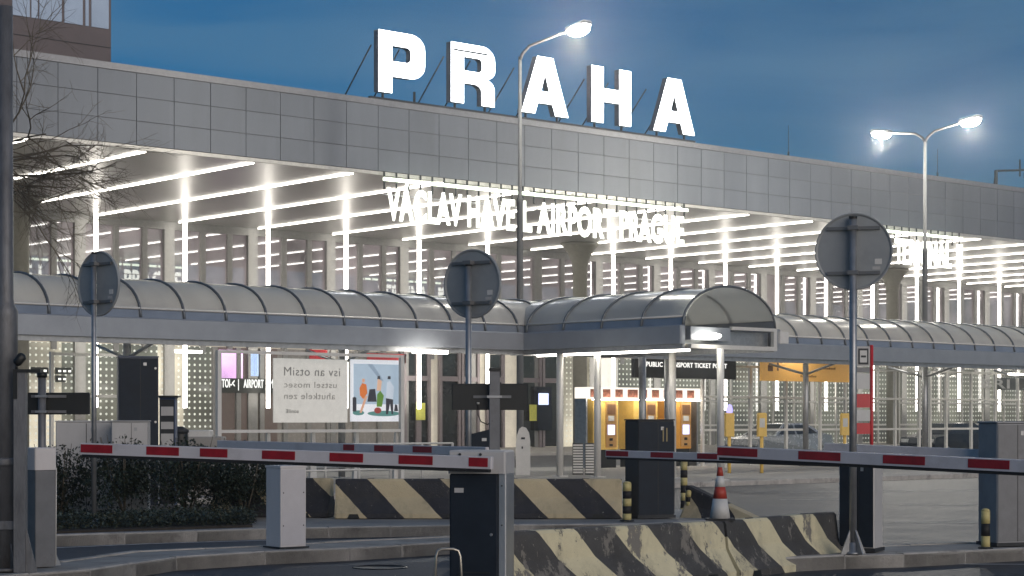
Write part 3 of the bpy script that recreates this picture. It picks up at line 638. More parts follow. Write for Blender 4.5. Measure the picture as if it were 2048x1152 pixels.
# ------------------------------------------------------------------ street lamps
M_polep = mat('lamp_pole_paint', (.075, .08, .085), .75, 0, var=.1)
def street_lamp(u, t_, ztop, label, two, arm=2.1):
    s_ = St(u, t_); r = thing('street_lamp', label, 'street lamp', (s_, t_, 0))
    MB().lathe([(.16, 0), (.16, .3), (.115, .35), (.10, ztop*.62), (.105, ztop*.62+.02), (.105, ztop*.62+.16), (.068, ztop*.62+.2), (.055, ztop-.5)], 14).build('pole', M_polep, r)
    for sg in ((-1, 1) if two else (-1,)):
        MB().tube([(0, 0, ztop-.6), (0, sg*.12, ztop-.42), (0, sg*.45, ztop-.22), (0, sg*arm*.95, ztop)], [.055, .05, .045, .035], 10).build('arm', M_polep, r)
        M = Matrix.Translation((0, sg*arm, ztop)) @ Matrix.Rotation(math.radians(8)*sg, 4, 'X')
        hd = MB(); hd.box(-.2, .2, -.46, .46, -.02, .12, 0, M, .07); h_ = hd.build('lamp_head', M_alu, r)
        ln = MB(); ln.lathe([(.05, -.23), (.18, -.21), (.28, -.14), (.31, -.04), (.30, -.02)], 20, M=M @ Matrix.Scale(1.3, 4, (0, 1, 0))); ln.build('lamp_glass', M_lamp, h_)
        ld = bpy.data.lights.new('lamp_glow', 'POINT'); ld.energy = 1150; ld.color = (1, .93, .8); ld.shadow_soft_size = .12
        lo = bpy.data.objects.new('lamp_glow', ld); COL.objects.link(lo); lo.location = (0, sg*arm, ztop-.36); lo.parent = r
    return r
street_lamp(1850, 45, 12.9, 'tall double-arm street lamp with both heads lit, right of the roof letters', True)
street_lamp(1040, 45, 13.5, 'tall street lamp standing behind the canopy, its bright head beside the H of PRAHA', False, 2.7)

# ------------------------------------------------------------------ shelters and things under the canopies
def framed(name, label, u0, u1, t_, z0, z1, ups, rails, m=M_post, pane=True, th=.05):
    s0, s1 = St(u0, t_), St(u1, t_); r = thing(name, label, 'shelter', (s0, t_, .12)); L_ = s1-s0
    for x in [0, L_]+[St(q, t_)-s0 for q in ups]:
        MB().box(x-th, x+th, -th, th, 0, z1-.12).build('upright', m, r)
    for z in rails: MB().box(th, L_-th, -th*.7, th*.7, z-.12-.035, z-.12+.035).build('rail', m, r)
    if pane: MB().box(th, L_-th, -.006, .006, z0-.12, z1-.2).build('glass_pane', M_clear, r)
    return r
sh = framed('bus_shelter', 'glass shelter wall with white frame holding the poster of seated people', 437, 803, 36.6, .9, 3.15, (), (3.12, 1.32, .95))
s0 = St(437, 36.6)
mb = MB()
for u in (540, 630, 717, 797): x = St(u, 36.6)-s0; mb = MB().prism([(x-.1, .0), (x+.1, .0), (x+.05, 1.16), (x-.03, 1.16)], .06, .14); mb.build('bracket', M_post, sh)
b = MB().box(.2, St(795, 36.6)-s0, .12, .5, .33, .38).build('bench_seat', M_alu, sh)
# mirrored notice board behind the glass
xa, xb = St(543, 37.0)-s0, St(690, 37.0)-s0; za, zb = Zt(615, 845, 37)-.12, Zt(615, 718, 37)-.12
nb = MB().box(xa, xb, .3, .34, za, zb).build('notice_board', mat('board_cream', (.50, .49, .46), .5, emit=(1, .97, .9), es=.30), sh)  # board emits a little in place of light falling on it
M_ink = mat('faded_ink', (.31, .31, .30), .7); M_ink2 = mat('pale_ink', (.42, .41, .39), .7)
def local_write(par, txt, m, x, z, wd, ht, y=.3, flip=False, bold=0.0):
    q, fs = text_data(txt, wd, ht, .004, bold, flip); mb = MB(); mb.add([(a+x, b+y, c+z) for a, b, c in q], fs); return mb.build('lettering', m, par)
local_write(nb, 'isv an otsiM', M_ink, xa+.28, zb-.40, xb-xa-.5, .20, .297, True)
local_write(nb, 'ustsel mosec', M_ink2, xa+.28, zb-.68, xb-xa-.6, .14, .297, True)
local_write(nb, 'ahutkele zen', M_ink2, xa+.28, zb-.95, xb-xa-.65, .15, .297, True)
local_write(nb, 'sonilE', M_ink, xa+.33, za+.22, .36, .09, .297, True, .02)
# poster
xa, xb = St(697, 37.0)-s0, St(800, 37.0)-s0; za, zb = Zt(748, 843, 37)-.12, Zt(748, 720, 37)-.12
def pm(n_, c, e_=.35): return mat('poster_'+n_, c, .5, var=.06, emit=c, es=e_)
po = MB().box(xa, xb, .28, .34, za, zb).build('poster', pm('white', (.72, .74, .78), .55), sh)
wd, ht = xb-xa, zb-za
def pp(name, m, pts, k=.0): MB().prism([(xa+x*wd, za+y*ht) for x, y in pts], .276-k, .279-k).build(name, m, po)
pp('poster_sky', pm('sky', (.38, .48, .58), .5), [(.04, .28), (.94, .28), (.94, .93), (.04, .93)])
pp('poster_beam', pm('beam', (.26, .34, .44), .45), [(.3, .93), (.4, .93), (.62, .66), (.56, .66)], .003)
pp('poster_rug', pm('rug', (.10, .28, .26)), [(.3+.32*(1+math.cos(a/8*math.pi)), .13+.045*math.sin(a/8*math.pi)) for a in range(16)], .004)
pp('poster_rug', pm('rug', (.10, .28, .26)), [(.02+.11*(1+math.cos(a/8*math.pi)), .14+.04*math.sin(a/8*math.pi)) for a in range(16)], .004)
pp('poster_chair', pm('charcoal', (.035, .035, .05)), [(.30, .32), (.34, .52), (.45, .53), (.48, .32)], .005)
pp('poster_figure', pm('orange', (.75, .20, .04)), [(.16, .42), (.22, .36), (.30, .46), (.28, .60), (.20, .62), (.15, .54)], .006)
pp('poster_figure', pm('skin', (.75, .42, .28)), [(.15, .14), (.19, .14), (.31, .42), (.25, .40)], .006)
pp('poster_figure', pm('skin', (.75, .42, .28)), [(.20, .63), (.25, .63), (.25, .69), (.20, .69)], .006)
pp('poster_figure', pm('green', (.12, .28, .04)), [(.48, .24), (.58, .24), (.62, .42), (.55, .50), (.49, .44)], .006)
pp('poster_figure', pm('peach', (.78, .50, .35)), [(.48, .50), (.56, .50), (.58, .66), (.50, .70)], .006)
pp('poster_figure', pm('charcoal', (.035, .035, .05)), [(.49, .69), (.55, .69), (.54, .74), (.50, .74)], .007)
pp('poster_figure', pm('charcoal', (.035, .035, .05)), [(.66, .12), (.70, .12), (.74, .30), (.77, .12), (.80, .12), (.80, .36), (.66, .38)], .006)
pp('poster_figure', pm('paleblue', (.62, .70, .80)), [(.66, .38), (.80, .36), (.82, .56), (.74, .66), (.68, .64)], .006)
pp('poster_figure', pm('charcoal', (.035, .035, .05)), [(.69, .69), (.75, .69), (.75, .74), (.70, .74)], .007)
pp('poster_ball', pm('redbrown', (.35, .06, .05)), [(.50+.07*math.cos(a/6*math.pi), .18+.05*math.sin(a/6*math.pi)) for a in range(12)], .008)
pp('poster_bag', pm('charcoal', (.035, .035, .05)), [(.02, .16), (.09, .16), (.09, .38), (.05, .40), (.02, .38)], .005)
pp('poster_bag', pm('charcoal', (.035, .035, .05)), [(.82, .17), (.90, .17), (.88, .27), (.84, .28)], .005)

lbl = ['glass screen with white bars left of the dark blue column', 'glass screen with white frame right of the ticket machines', 'broad glass shelter wall between the two right canopy posts', 'glass shelter wall at the right end behind the tall grey cabinet']
framed('glass_screen', lbl[0], 103, 250, 41.2, .9, 3.2, (), (3.15, 2.15, .9), th=.04)
framed('glass_screen', lbl[1], 1405, 1610, 41.2, .3, 3.3, (1500, 1572), (3.28, 2.3, 1.25), th=.045)
framed('glass_screen', lbl[2], 1640, 1838, 41.2, .3, 3.3, (1690, 1790), (3.28, 2.3, 1.25), th=.045)
framed('glass_screen', lbl[3], 1860, 2035, 41.2, .3, 3.3, (1892, 1942, 1990), (3.28, 2.3, 1.25), th=.045)

# ticket machines
def ticket_machine(u, w_, label, m, t_=41.6):
    r = thing('ticket_machine', label, 'ticket machine', (St(u, t_), t_, .12), 0, 'ticket machines in a row under the lit header')
    MB().box(-w_/2, w_/2, 0, .7, .55, 2.08, bev=.02).build('body', m, r)
    MB().box(-w_/2+.05, w_/2-.05, .05, .65, 0, .55).build('plinth', M_black, r)
    MB().box(-.02, .42, -.03, -.002, .62, 2.0).build('front_panel', mat('machine_panel', (.5, .28, .1), .4), r)
    MB().box(.05, .33, -.045, -.03, 1.0, 1.3).build('screen', M_screen, r)
    MB().box(.03, .36, -.045, -.03, 1.62, 1.93).build('card_slot', M_wood, r)
    MB().box(.06, .30, -.05, -.03, 1.42, 1.58).build('instruction_label', M_paper, r)
    MB().box(.12, .24, -.05, -.03, .82, .90).box(.12, .24, -.05, -.03, .66, .72).build('coin_tray', M_black, r)
    return r
ticket_machine(1212, 1.05, 'yellow ticket machine nearest the tall white post, standing left of the dark cabinet', M_yel)
ticket_machine(1292, 1.05, 'yellow ticket machine half hidden behind the dark cabinet and grey post', M_yel)
ticket_machine(1362, .95, 'orange ticket machine at the right end of the row, beside the glass screen', M_orange)
M_led = light_mat('header_led', (1, .92, .78), 14)
hdr = thing('header_panel', 'lit header panel with dark pictures above the row of ticket machines', 'sign', (St(1172, 41.6), 41.5, 0))
L_ = St(1396, 41.6)-St(1172, 41.6)
MB().box(0, L_, 0, .6, 2.22, 2.56).build('panel', light_mat('header_white', (1, .9, .78), .95), hdr)
MB().box(.05, L_-.05, -.16, -.10, 2.17, 2.20).build('light_tube', M_led, hdr)
for i in range(9):
    x = .08+i*(L_-.16)/9
    MB().box(x, x+(.30 if i % 3 else .42), -.02, -.002, 2.26, 2.50).build('picture', mat('header_brown', (.22, .08, .05), .6, var=.8, scale=14), hdr)
MB().box(0, .06, .1, .6, .12, 2.22).build('frame_post', M_alu, hdr); MB().box(L_-.06, L_, .1, .6, .12, 2.22).build('frame_post', M_alu, hdr)
# ticket point sign
tp = thing('ticket_point_sign', 'dark board reading PUBLIC TRANSPORT TICKET POINT hung above the ticket machines', 'sign', (St(1268, 40.9), 40.9, 0))
L_ = St(1472, 40.9)-St(1268, 40.9); za, zb = Zt(1370, 757, 40.9), Zt(1370, 700, 40.9)
MB().box(0, L_, 0, .12, za, zb).build('board', M_dark2, tp)
MW = light_mat('sign_letter_white', (1, .98, .92), .95)
def tw_(txt, x, z, wd, ht, b=.01): q, fs = text_data(txt, wd, ht, .01, b); mb = MB(); mb.add([(a+x, bb-.002, c+z) for a, bb, c in q], fs); mb.build('lettering', MW, tp)
tw_('PUBLIC TRANSPORT TICKET POINT', .52, za+.34, L_-.95, .15, .015); tw_('NÁKUP JÍZDENEK MHD', .52, za+.56, L_*.55, .13)
MB().box(.2, .4, -.014, -.002, za+.32, za+.74, bev=.0).build('pictogram', MW, tp); MB().box(.25, .35, -.02, -.014, za+.48, za+.62).build('pictogram', M_dark2, tp)
for x in (.2, L_-.2): MB().tube([(x, .06, zb), (x, .06, 3.75)], .02, 6).build('hanger', M_alu, tp)
# orange board
ob_ = thing('bus_board', 'orange overhead board with a bus pictogram hung from the right canopy', 'sign', (St(1524, 40.6), 40.6, 0))
L_ = St(1702, 40.6)-St(1524, 40.6); za, zb = Zt(1610, 763, 40.6), Zt(1610, 722, 40.6)
MB().box(0, L_, 0, .1, za, zb).build('board', mat('board_orange', (.62, .33, .08), .5, var=.05, emit=(.9, .5, .15), es=.16), ob_)
MB().box(.28, .52, -.01, -.002, zb-.36, zb-.16).box(.33, .47, -.016, -.01, zb-.22, zb-.18).box(.72, .80, -.01, -.002, zb-.34, zb-.06).build('pictogram', M_wood, ob_)
mb = MB()
for k, (x, z) in enumerate([(L_*.42+.09*i, za+.14) for i in range(9)]+[(L_*.68+.09*i, zb-.26) for i in range(7)]): mb.box(x, x+.07, -.008, -.002, z, z+.05+.02*(k % 3 == 0))
mb.build('small_print', mat('tan_ink', (.34, .17, .04), .6), ob_)
for x in (.2, L_-.2): MB().tube([(x, .05, zb), (x, .05, 3.75)], .02, 6).build('hanger', M_alu, ob_)
# yellow validator posts
def validator(u, Y, lamp, label):
    p = Wp(u, Y, .12); r = thing('validator_post', label, 'ticket validator', p, RC)
    MB().tube([(0, .06, 0), (0, .06, 1.2)], .05, 10).build('post', M_yel, r); MB().box(-.13, .13, -.06, .16, 1.0, 1.65, bev=.03).build('housing', M_yel, r)
    MB().box(-.07, .07, -.066, -.062, 1.25, 1.5).build('label', M_paper if not lamp else M_yel, r)
    if lamp: MB().lathe([(.08, 1.65), (.09, 1.72), (.07, 1.84), (.02, 1.88)], 12).build('signal_lamp', light_mat('blue_lamp', (.45, .4, 1), 1.2), r)
validator(1459, 52, True, 'yellow post with a violet-blue lamp on top, beside the white canopy post')
validator(1524, 52, False, 'yellow validator post without a lamp in front of the glass screen')
validator(1690, 56, False, 'narrow yellow validator post just left of the bus stop sign')
# white rounded totem, louvred boxes
p = Wp(1046, 50, .12); r = thing('white_totem', 'white rounded waist-high pillar beside the canopy post', 'totem', p, RC)
mb = MB(); prof = [(-.19, 0), (.19, 0), (.19, .9), (.16, 1.12), (.08, 1.25), (-.02, 1.28), (-.1, 1.22), (-.16, 1.05), (-.19, .8)]
mb.prism(prof, -.14, .14); mb.build('body', M_post, r); MB().box(-.05, .05, -.15, -.142, .95, 1.0).box(-.04, .0, -.15, -.142, .7, .76).build('marking', M_dark2, r)
for i, (u, lb) in enumerate(((1156, 'left one of two white louvred cases beside the yellow ticket machine'), (1181, 'right one of two white louvred cases beside the yellow ticket machine'))):
    r = thing('louvred_case', lb, 'rack', Wp(u, 50.5, .12), RC)
    MB().box(-.14, .14, .02, .2, 0, .84).build('body', M_dark2, r)
    mb = MB()
    for k in range(11): mb.box(-.13, .13, 0, .02, .04+k*.072, .085+k*.072)
    mb.build('louvres', M_post, r)
# bus stop sign
r = thing('bus_stop_sign', 'bus stop pillar with red edge, bus pictogram, timetable and red boxes', 'bus stop sign', Wp(1728, 37, 0), RC+.1)
z = lambda v: Zv(v, 37)
MB().tube([(.15, 0, 0), (.15, 0, z(690))], .035, 10).build('pole', M_redp, r)
MB().box(-.16, .11, -.02, .02, z(733), z(693)).build('stop_plate', M_lgrey, r)
ic = MB().box(-.12, .08, -.03, -.021, z(729), z(697)).build('pictogram', M_dark2, r); MB().box(-.09, .05, -.035, -.031, z(725), z(701)).build('pictogram', M_paper, ic); MB().box(-.07, .03, -.04, -.036, z(715), z(711)).build('pictogram', M_dark2, ic)
MB().box(-.16, .11, -.02, .02, z(745), z(735)).build('line_number_plate', M_grey, r)
MB().box(-.16, .11, -.02, .02, z(778), z(747)).build('timetable', M_paper, r)
MB().box(-.16, .11, -.05, .05, z(815), z(788)).build('red_box', M_redp, r); MB().box(-.16, .11, -.04, .04, z(842), z(820)).build('timetable', M_paper, r)
MB().box(-.16, .11, -.05, .05, z(868), z(846)).build('red_box', M_redp, r)
# parked cars on the road between platform and terminal
def car(label, loc, rz, paint, group='cars by the platform'):
    r = thing('parked_car', label, 'car', loc, rz, group)
    side = [(-2.15, .35), (-2.2, .62), (-2.1, .86), (-1.2, .98), (-.55, 1.42), (.75, 1.45), (1.5, 1.08), (2.05, .98), (2.15, .6), (2.1, .32)]
    mb = MB(); n = len(side)
    def wz(z_): return .86 if z_ < .9 else .86-.24*min(1, (z_-.9)/.55)
    vs = [(x, -wz(z_), z_) for x, z_ in side]+[(x, wz(z_), z_) for x, z_ in side]
    mb.add(vs, [list(range(n)), [2*n-1-i for i in range(n)]]+[[i, i+n, (i+1) % n+n, (i+1) % n] for i in range(n)]); mb.build('body', paint, r)
    for sg in (-1, 1):
        W_ = lambda x, z_: (x, sg*(wz(z_)+.008), z_)
        MB().add([W_(-1.0, 1.02), W_(-.05, 1.02), W_(-.05, 1.37), W_(-.52, 1.36)], [[0, 1, 2, 3]]).build('side_window', M_glassd, r)
        MB().add([W_(.05, 1.02), W_(1.25, 1.06), W_(.72, 1.38), W_(.05, 1.37)], [[0, 1, 2, 3]]).build('side_window', M_glassd, r)
    MB().add([(-1.17, -.72, 1.01), (-1.17, .72, 1.01), (-.60, .6, 1.40), (-.60, -.6, 1.40)], [[0, 1, 2, 3]]).build('windscreen', M_glassd, r)
    MB().add([(.80, -.6, 1.44), (.80, .6, 1.44), (1.46, .7, 1.12), (1.46, -.7, 1.12)], [[0, 1, 2, 3]]).build('rear_window', M_glassd, r)
    for x in (-1.35, 1.35):
        for sg in (-1, 1):
            M = Matrix.Translation((x, sg*.74, .32)) @ Matrix.Rotation(math.pi/2, 4, 'X')
            wl = MB().lathe([(.2, -.11), (.32, -.1), (.33, 0), (.32, .1), (.2, .11)], 20, M=M).build('wheel', M_rub, r); MB().lathe([(.05, -.125), (.2, -.12), (.2, .12), (.05, .125)], 14, M=M).build('rim', M_alu, wl)
    for sg in (-1, 1):
        MB().box(-2.2, -2.08, sg*.62-.16, sg*.62+.16, .66, .8).build('headlight', M_paper, r); MB().box(2.03, 2.13, sg*.64-.14, sg*.64+.14, .75, .92).build('tail_light', M_redp, r)
    return r
M_silver = mat('silver_paint', (.42, .43, .44), .25, .6, var=.03); M_blackp = mat('dark_car_paint', (.03, .035, .045), .2, .3)
pB = Wp(1900, 76); car('dark car behind the glass wall right of the bus stop sign', (St(1900, 47), 47, 0), 0, M_blackp)
car('silver car beside the yellow validator posts, behind the glass screen', (St(1560, 48), 48, 0), 0, M_silver)

# railing at the platform edge
rl = thing('platform_railing', 'low white tubular railing along the platform in front of the glass shelter', 'railing', (St(440, 34.2), 34.2, .12))
L_ = St(905, 34.2)-St(440, 34.2)
for zz in (.35, .62, .92): MB().tube([(0, 0, zz), (L_, 0, zz)], .022, 8).build('rail', M_post, rl)
for k in range(8): MB().tube([(L_*k/7, 0, 0), (L_*k/7, 0, .93)], .026, 8).build('upright', M_post, rl)

# ------------------------------------------------------------------ traffic furniture
def round_sign(u, vc, Y, dia, yaw, vtop, zbase, label, pole_r=.034):
    r = thing('round_sign', label, 'traffic sign', Wp(u, Y, zbase), RC+yaw); zc = Zv(vc, Y)-zbase; zt = Zv(vtop, Y)-zbase
    MB().tube([(0, 0, 0), (0, 0, zt)], pole_r, 14).lathe([(.09, 0), (.09, .02), (.06, .03), (.055, .12), (pole_r, .13)], 14).build('pole', M_alu, r)
    MB().tube([(0, 0, zt-.002), (0, 0, zt+.025)], pole_r*1.12, 14).build('pole_cap', M_black, r)
    M = Matrix.Translation((0, .075, zc)) @ Matrix.Rotation(math.pi/2, 4, 'X')
    MB().lathe([(dia/2-.012, -.012), (dia/2, -.02), (dia/2, .016), (dia/2-.012, .018), (dia/2-.03, .004), (.01, .004)], 56, M=M, smooth=False).build('sign_back', M_signb, r)
    for q in (.30, -.28):
        MB().box(-dia*.34, dia*.34, .04, .07, zc+q*dia-.018, zc+q*dia+.018).box(-.055, .055, -.045, .04, zc+q*dia-.022, zc+q*dia+.022).build('clamp', M_alu2, r)
    MB().box(dia*.24, dia*.34, .066, .0705, zc-.24*dia, zc-.20*dia).build('sticker', M_lgrey, r); MB().box(dia*.27, dia*.36, .066, .0705, zc-.17*dia, zc-.10*dia).build('sticker', M_paper, r)
    return r
M_signb = mat('sign_back_grey', (.29, .31, .32), .5, .1, var=.10, scale=3, dirt=(.20, .215, .22)); M_alu2 = mat('clamp_steel', (.17, .175, .18), .5, .5)
round_sign(188, 567, 25.5, .875, math.radians(-40), 508, KZ, 'leftmost round sign seen from behind, its pole rising from the dark bushes')
round_sign(937, 567, 21.9, .80, math.radians(-35), 532, KZ, 'middle round sign seen from behind, its pole behind the barrier cabinet')
round_sign(1706, 502, 20.4, .83, math.radians(-16), 437, KZ, 'largest round sign seen from behind, on the right kerb island by the dark cabinet', .04)
r = bpy.data.objects['round_sign.002']
for k in range(4):
    a = math.pi/4+k*math.pi/2; M = Matrix.Rotation(a, 4, 'Z'); MB().prism([(.03, .0), (.17, 0), (.045, .26)], -.006, .006, M=M).build('base_gusset', M_alu, r)

def board_sign(u0, u1, v0, v1, Y, up, vp, pw, label, zb, sq=False, cable=False):
    r = thing('sign_board', label, 'sign', Wp(up, Y, zb), RC); k = Y/FPX; x0, x1 = (u0-up)*k, (u1-up)*k; z0, z1 = Zv(v1, Y)-zb, Zv(v0, Y)-zb; zp = Zv(vp, Y)-zb
    if sq: MB().box(-pw/2, pw/2, -pw/2, pw/2, 0, zp, bev=.008).build('post', M_grey, r); MB().box(-pw/2-.008, pw/2+.008, -pw/2-.008, pw/2+.008, zp, zp+.03).build('post_cap', M_black, r)
    else: MB().tube([(0, 0, 0), (0, 0, zp)], pw/2, 14).build('post', M_grey, r); MB().tube([(0, 0, zp), (0, 0, zp+.05)], pw/2*1.3, 14).build('post_cap', M_black, r)
    MB().box(x0, x1, pw/2+.02, pw/2+.08, z0, z1, bev=.008).build('panel', M_black, r)
    hh = (z0+z1)/2
    for q in ((hh,) if sq else (z0+.03, z1-.04)):
        MB().box(max(x0*.5, -.22), min(x1*.5, .25), pw/2, pw/2+.022, q-.014, q+.014).build('bracket', M_grey, r); MB().box(-pw/2-.02, pw/2+.02, -pw/2-.012, pw/2, q-.012, q+.012).build('clamp', M_alu, r)
    if cable:
        MB().tube([(-.17, pw/2+.015, z0+.05), (-.17, pw/2, z0-.05), (-.14, .02, z0-.12), (-.07, 0, z0-.15), (-.02, -pw/2, z0-.11)], .006, 6).build('cable', M_rub, r)
        MB().lathe([(.014, 0), (.014, .02)], 10, M=Matrix.Translation((-.17, pw/2+.01, z0+.06))).build('cable_gland', M_post, r)
board_sign(903, 1056, 767, 820, 19.6, 989, 742, .112, 'black sign board seen from behind on a square post above the barrier cabinet', KZ, True, True)
board_sign(36, 176, 785, 829, 19.8, 84, 755, .082, 'black sign board seen from behind on a round pole beside the big grey mast', KZ)

def jersey(label, p0, p1, m, h=.57, taper=None, z0=0.0, group=None):
    a, b_ = Vector(p0[:2]), Vector(p1[:2]); d = b_-a; L_ = d.length; ang = math.atan2(d.y, d.x)
    r = thing('concrete_barrier', label, 'concrete barrier', (a.x, a.y, z0), ang, group)
    prof = [(-.27, 0), (-.27, .07), (-.245, .10), (-.13, .27), (-.115, .30), (-.085, h-.03), (-.065, h), (.065, h), (.085, h-.03), (.115, .30), (.13, .27), (.245, .10), (.27, .07), (.27, 0)]
    n = len(prof); xs = [0, .03]+[.03+(L_-.06)*i/6 for i in range(1, 6)]+[L_-.03, L_]; vs = []; fs = []
    for j, x in enumerate(xs):
        e_ = .0 if 0 < j < len(xs)-1 else .03
        for (y, z) in prof:
            k = 1 if not taper else (1-(1-taper)*x/L_)
            vs.append((x, y*(1-e_/.27*.6), z*k*(1-(e_*.5 if z > .1 else 0))))
    for j in range(len(xs)-1):
        for i in range(n-1): fs.append([j*n+i, j*n+i+1, (j+1)*n+i+1, (j+1)*n+i])
    fs += [list(range(n)), [(len(xs)-1)*n+i for i in range(n)][::-1]]
    MB().add(vs, fs).build('block', m, r)
    for x in (.28, L_-.36):
        MB().prism([(x-.09, 0.0), (x-.06, .062), (x+.06, .062), (x+.09, 0.0)], -.276, -.262).build('drain_gap', M_black, r)
    if not taper:
        for x in (L_*.25, L_*.75): MB().box(x-.05, x+.05, -.02, .02, h, h+.006).build('lifting_slot', M_dark2, r)
    return r
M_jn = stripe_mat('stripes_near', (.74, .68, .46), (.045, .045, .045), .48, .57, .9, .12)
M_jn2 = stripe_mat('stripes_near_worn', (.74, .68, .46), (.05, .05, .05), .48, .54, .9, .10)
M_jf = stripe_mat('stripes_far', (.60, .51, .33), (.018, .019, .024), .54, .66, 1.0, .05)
q0, q1, q2 = Wp(985, 17.0), Wp(1436, 19.25), Wp(1660, 21.05)
d1 = (q2-q1).normalized()
jersey('chipped black and yellow concrete barrier nearest the camera, running behind the barrier cabinet', Wp(1004, 17.35), q1, M_jn2)
jersey('black and yellow concrete barrier carrying the traffic cone, right end of the near row', q1+d1*.03, q2, M_jn)
Yf = 28.0
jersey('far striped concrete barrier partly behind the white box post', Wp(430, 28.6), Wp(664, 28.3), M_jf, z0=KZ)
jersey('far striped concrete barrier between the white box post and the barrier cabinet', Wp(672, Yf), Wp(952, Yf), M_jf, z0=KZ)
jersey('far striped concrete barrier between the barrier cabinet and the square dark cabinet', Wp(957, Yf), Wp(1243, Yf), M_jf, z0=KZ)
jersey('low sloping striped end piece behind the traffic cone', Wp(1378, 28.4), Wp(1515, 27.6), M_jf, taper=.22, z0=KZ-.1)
# cone
cz = .57; p = Wp(1440, 19.35, cz); r = thing('traffic_cone', 'red and white traffic cone standing on the near concrete barriers', 'traffic cone', p, RC)
MB().box(-.15, .15, -.08, .08, 0, .022, bev=.01).build('foot', M_dark2, r)
hC = .52; cr_ = lambda z_: .105-(.105-.022)*z_/hC
bands = [(.0, .20, 0), (.20, .32, 1), (.32, .43, 0), (.43, hC, 1)]
mb = MB()
for a, b_, mi in bands: mb.lathe([(cr_(a), a+.02), (cr_(b_), b_+.02)], 24, mi)
mb.build('cone', [mat('cone_white', (.62, .62, .6), .5, dirt=(.4, .4, .38)), mat('cone_red', (.42, .05, .03), .5, var=.1, dirt=(.3, .05, .04))], r)

def bollard(u, vtop, vbot, Y, rad, label, zb=KZ, nb=3):
    r = thing('bollard', label, 'bollard', Wp(u, Y, zb), RC); h = Zv(vtop, Y)-zb
    mb = MB(); k = 2*nb-1
    for i in range(k): mb.lathe([(rad, h*i/k), (rad, h*(i+1)/k)], 16, i % 2)
    mb.lathe([(rad, h), (rad*.8, h+.02), (rad*.3, h+.03)], 16, 0); mb.build('post', [M_byel, M_rub], r)
    MB().lathe([(rad*1.7, 0), (rad*1.7, .012), (rad*1.05, .02)], 16).build('base_plate', M_dark2, r)
bollard(1254, 967, 1040, 27.0, .062, 'yellow and black bollard at the left foot of the square dark cabinet')
bollard(1378, 984, 1032, 28.3, .05, 'short yellow and black bollard right of the square dark cabinet')
bollard(1368, 925, 1010, 31.5, .058, 'taller yellow and black bollard behind the short one beside the dark cabinet', 0, 4)
bollard(1971, 1022, 1090, 21.3, .05, 'yellow and black bollard in front of the tall grey cabinet at right', KZ, 2)

# white box post on the island
r = thing('box_post', 'white steel box post standing alone on the near kerb island', 'bollard', Wp(572, 21.55, KZ), RC+math.radians(37))
MB().box(-.165, .165, -.165, .165, 0, .90, bev=.006).build('body', M_wpaint, r); MB().box(-.17, .17, -.17, .17, .90, .925).build('lid', M_wpaint, r)
MB().box(-.15, .15, -.168, -.1645, .03, .88).build('door_panel', mat('white_door', (.53, .52, .54), .45, var=.05), r)
mb = MB()
for z in (.25, .62):
    for x in (-.13, .13): mb.lathe([(.008, -.006), (.008, .0)], 8, M=Matrix.Translation((x, -.169, z)) @ Matrix.Rotation(math.pi/2, 4, 'X'))
mb.build('screws', M_dark2, r); MB().box(-.19, .19, -.19, .19, -.005, .012).build('base_plate', M_dark2, r)

# barrier cabinets and arms
r = thing('barrier_cabinet', 'dark barrier cabinet with light grey head, holding the long striped arm on its left', 'barrier cabinet', Wp(957, 16.3, 0), RC+math.radians(-12))
ztop = Zv(900, 16.3)
MB().box(-.215, .205, -.17, .19, 0, ztop-.20, bev=.01).build('body', M_dark, r)
MB().box(.207, .275, -.16, .18, 0, ztop-.19, bev=.008).build('side_cover', mat('bare_aluminium', (.45, .46, .47), .35, .7, var=.15, scale=6, stretch=(1, 1, .3)), r)
MB().box(-.225, .275, -.18, .2, ztop-.198, ztop, bev=.015).build('head', M_lgrey, r)
MB().box(-.2, .19, -.174, -.171, .1, ztop-.28).build('door', M_dark, r)
MB().box(-.245, -.226, -.1, .1, ztop-.16, ztop-.04).build('hinge_plate', M_dark2, r)
MB().box(-.10, .09, -.215, -.181, ztop-.15, ztop-.06, bev=.008).build('arm_clamp', M_lgrey, r)
MB().box(-.07, .085, -.219, -.216, ztop-.135, ztop-.075).build('reflector', M_red, r)
for x in (-.12, .06): MB().lathe([(.012, 0), (.012, .012)], 8, M=Matrix.Translation((x, -.18, ztop-.035)) @ Matrix.Rotation(math.pi/2, 4, 'X')).build('bolt', M_dark2, r)

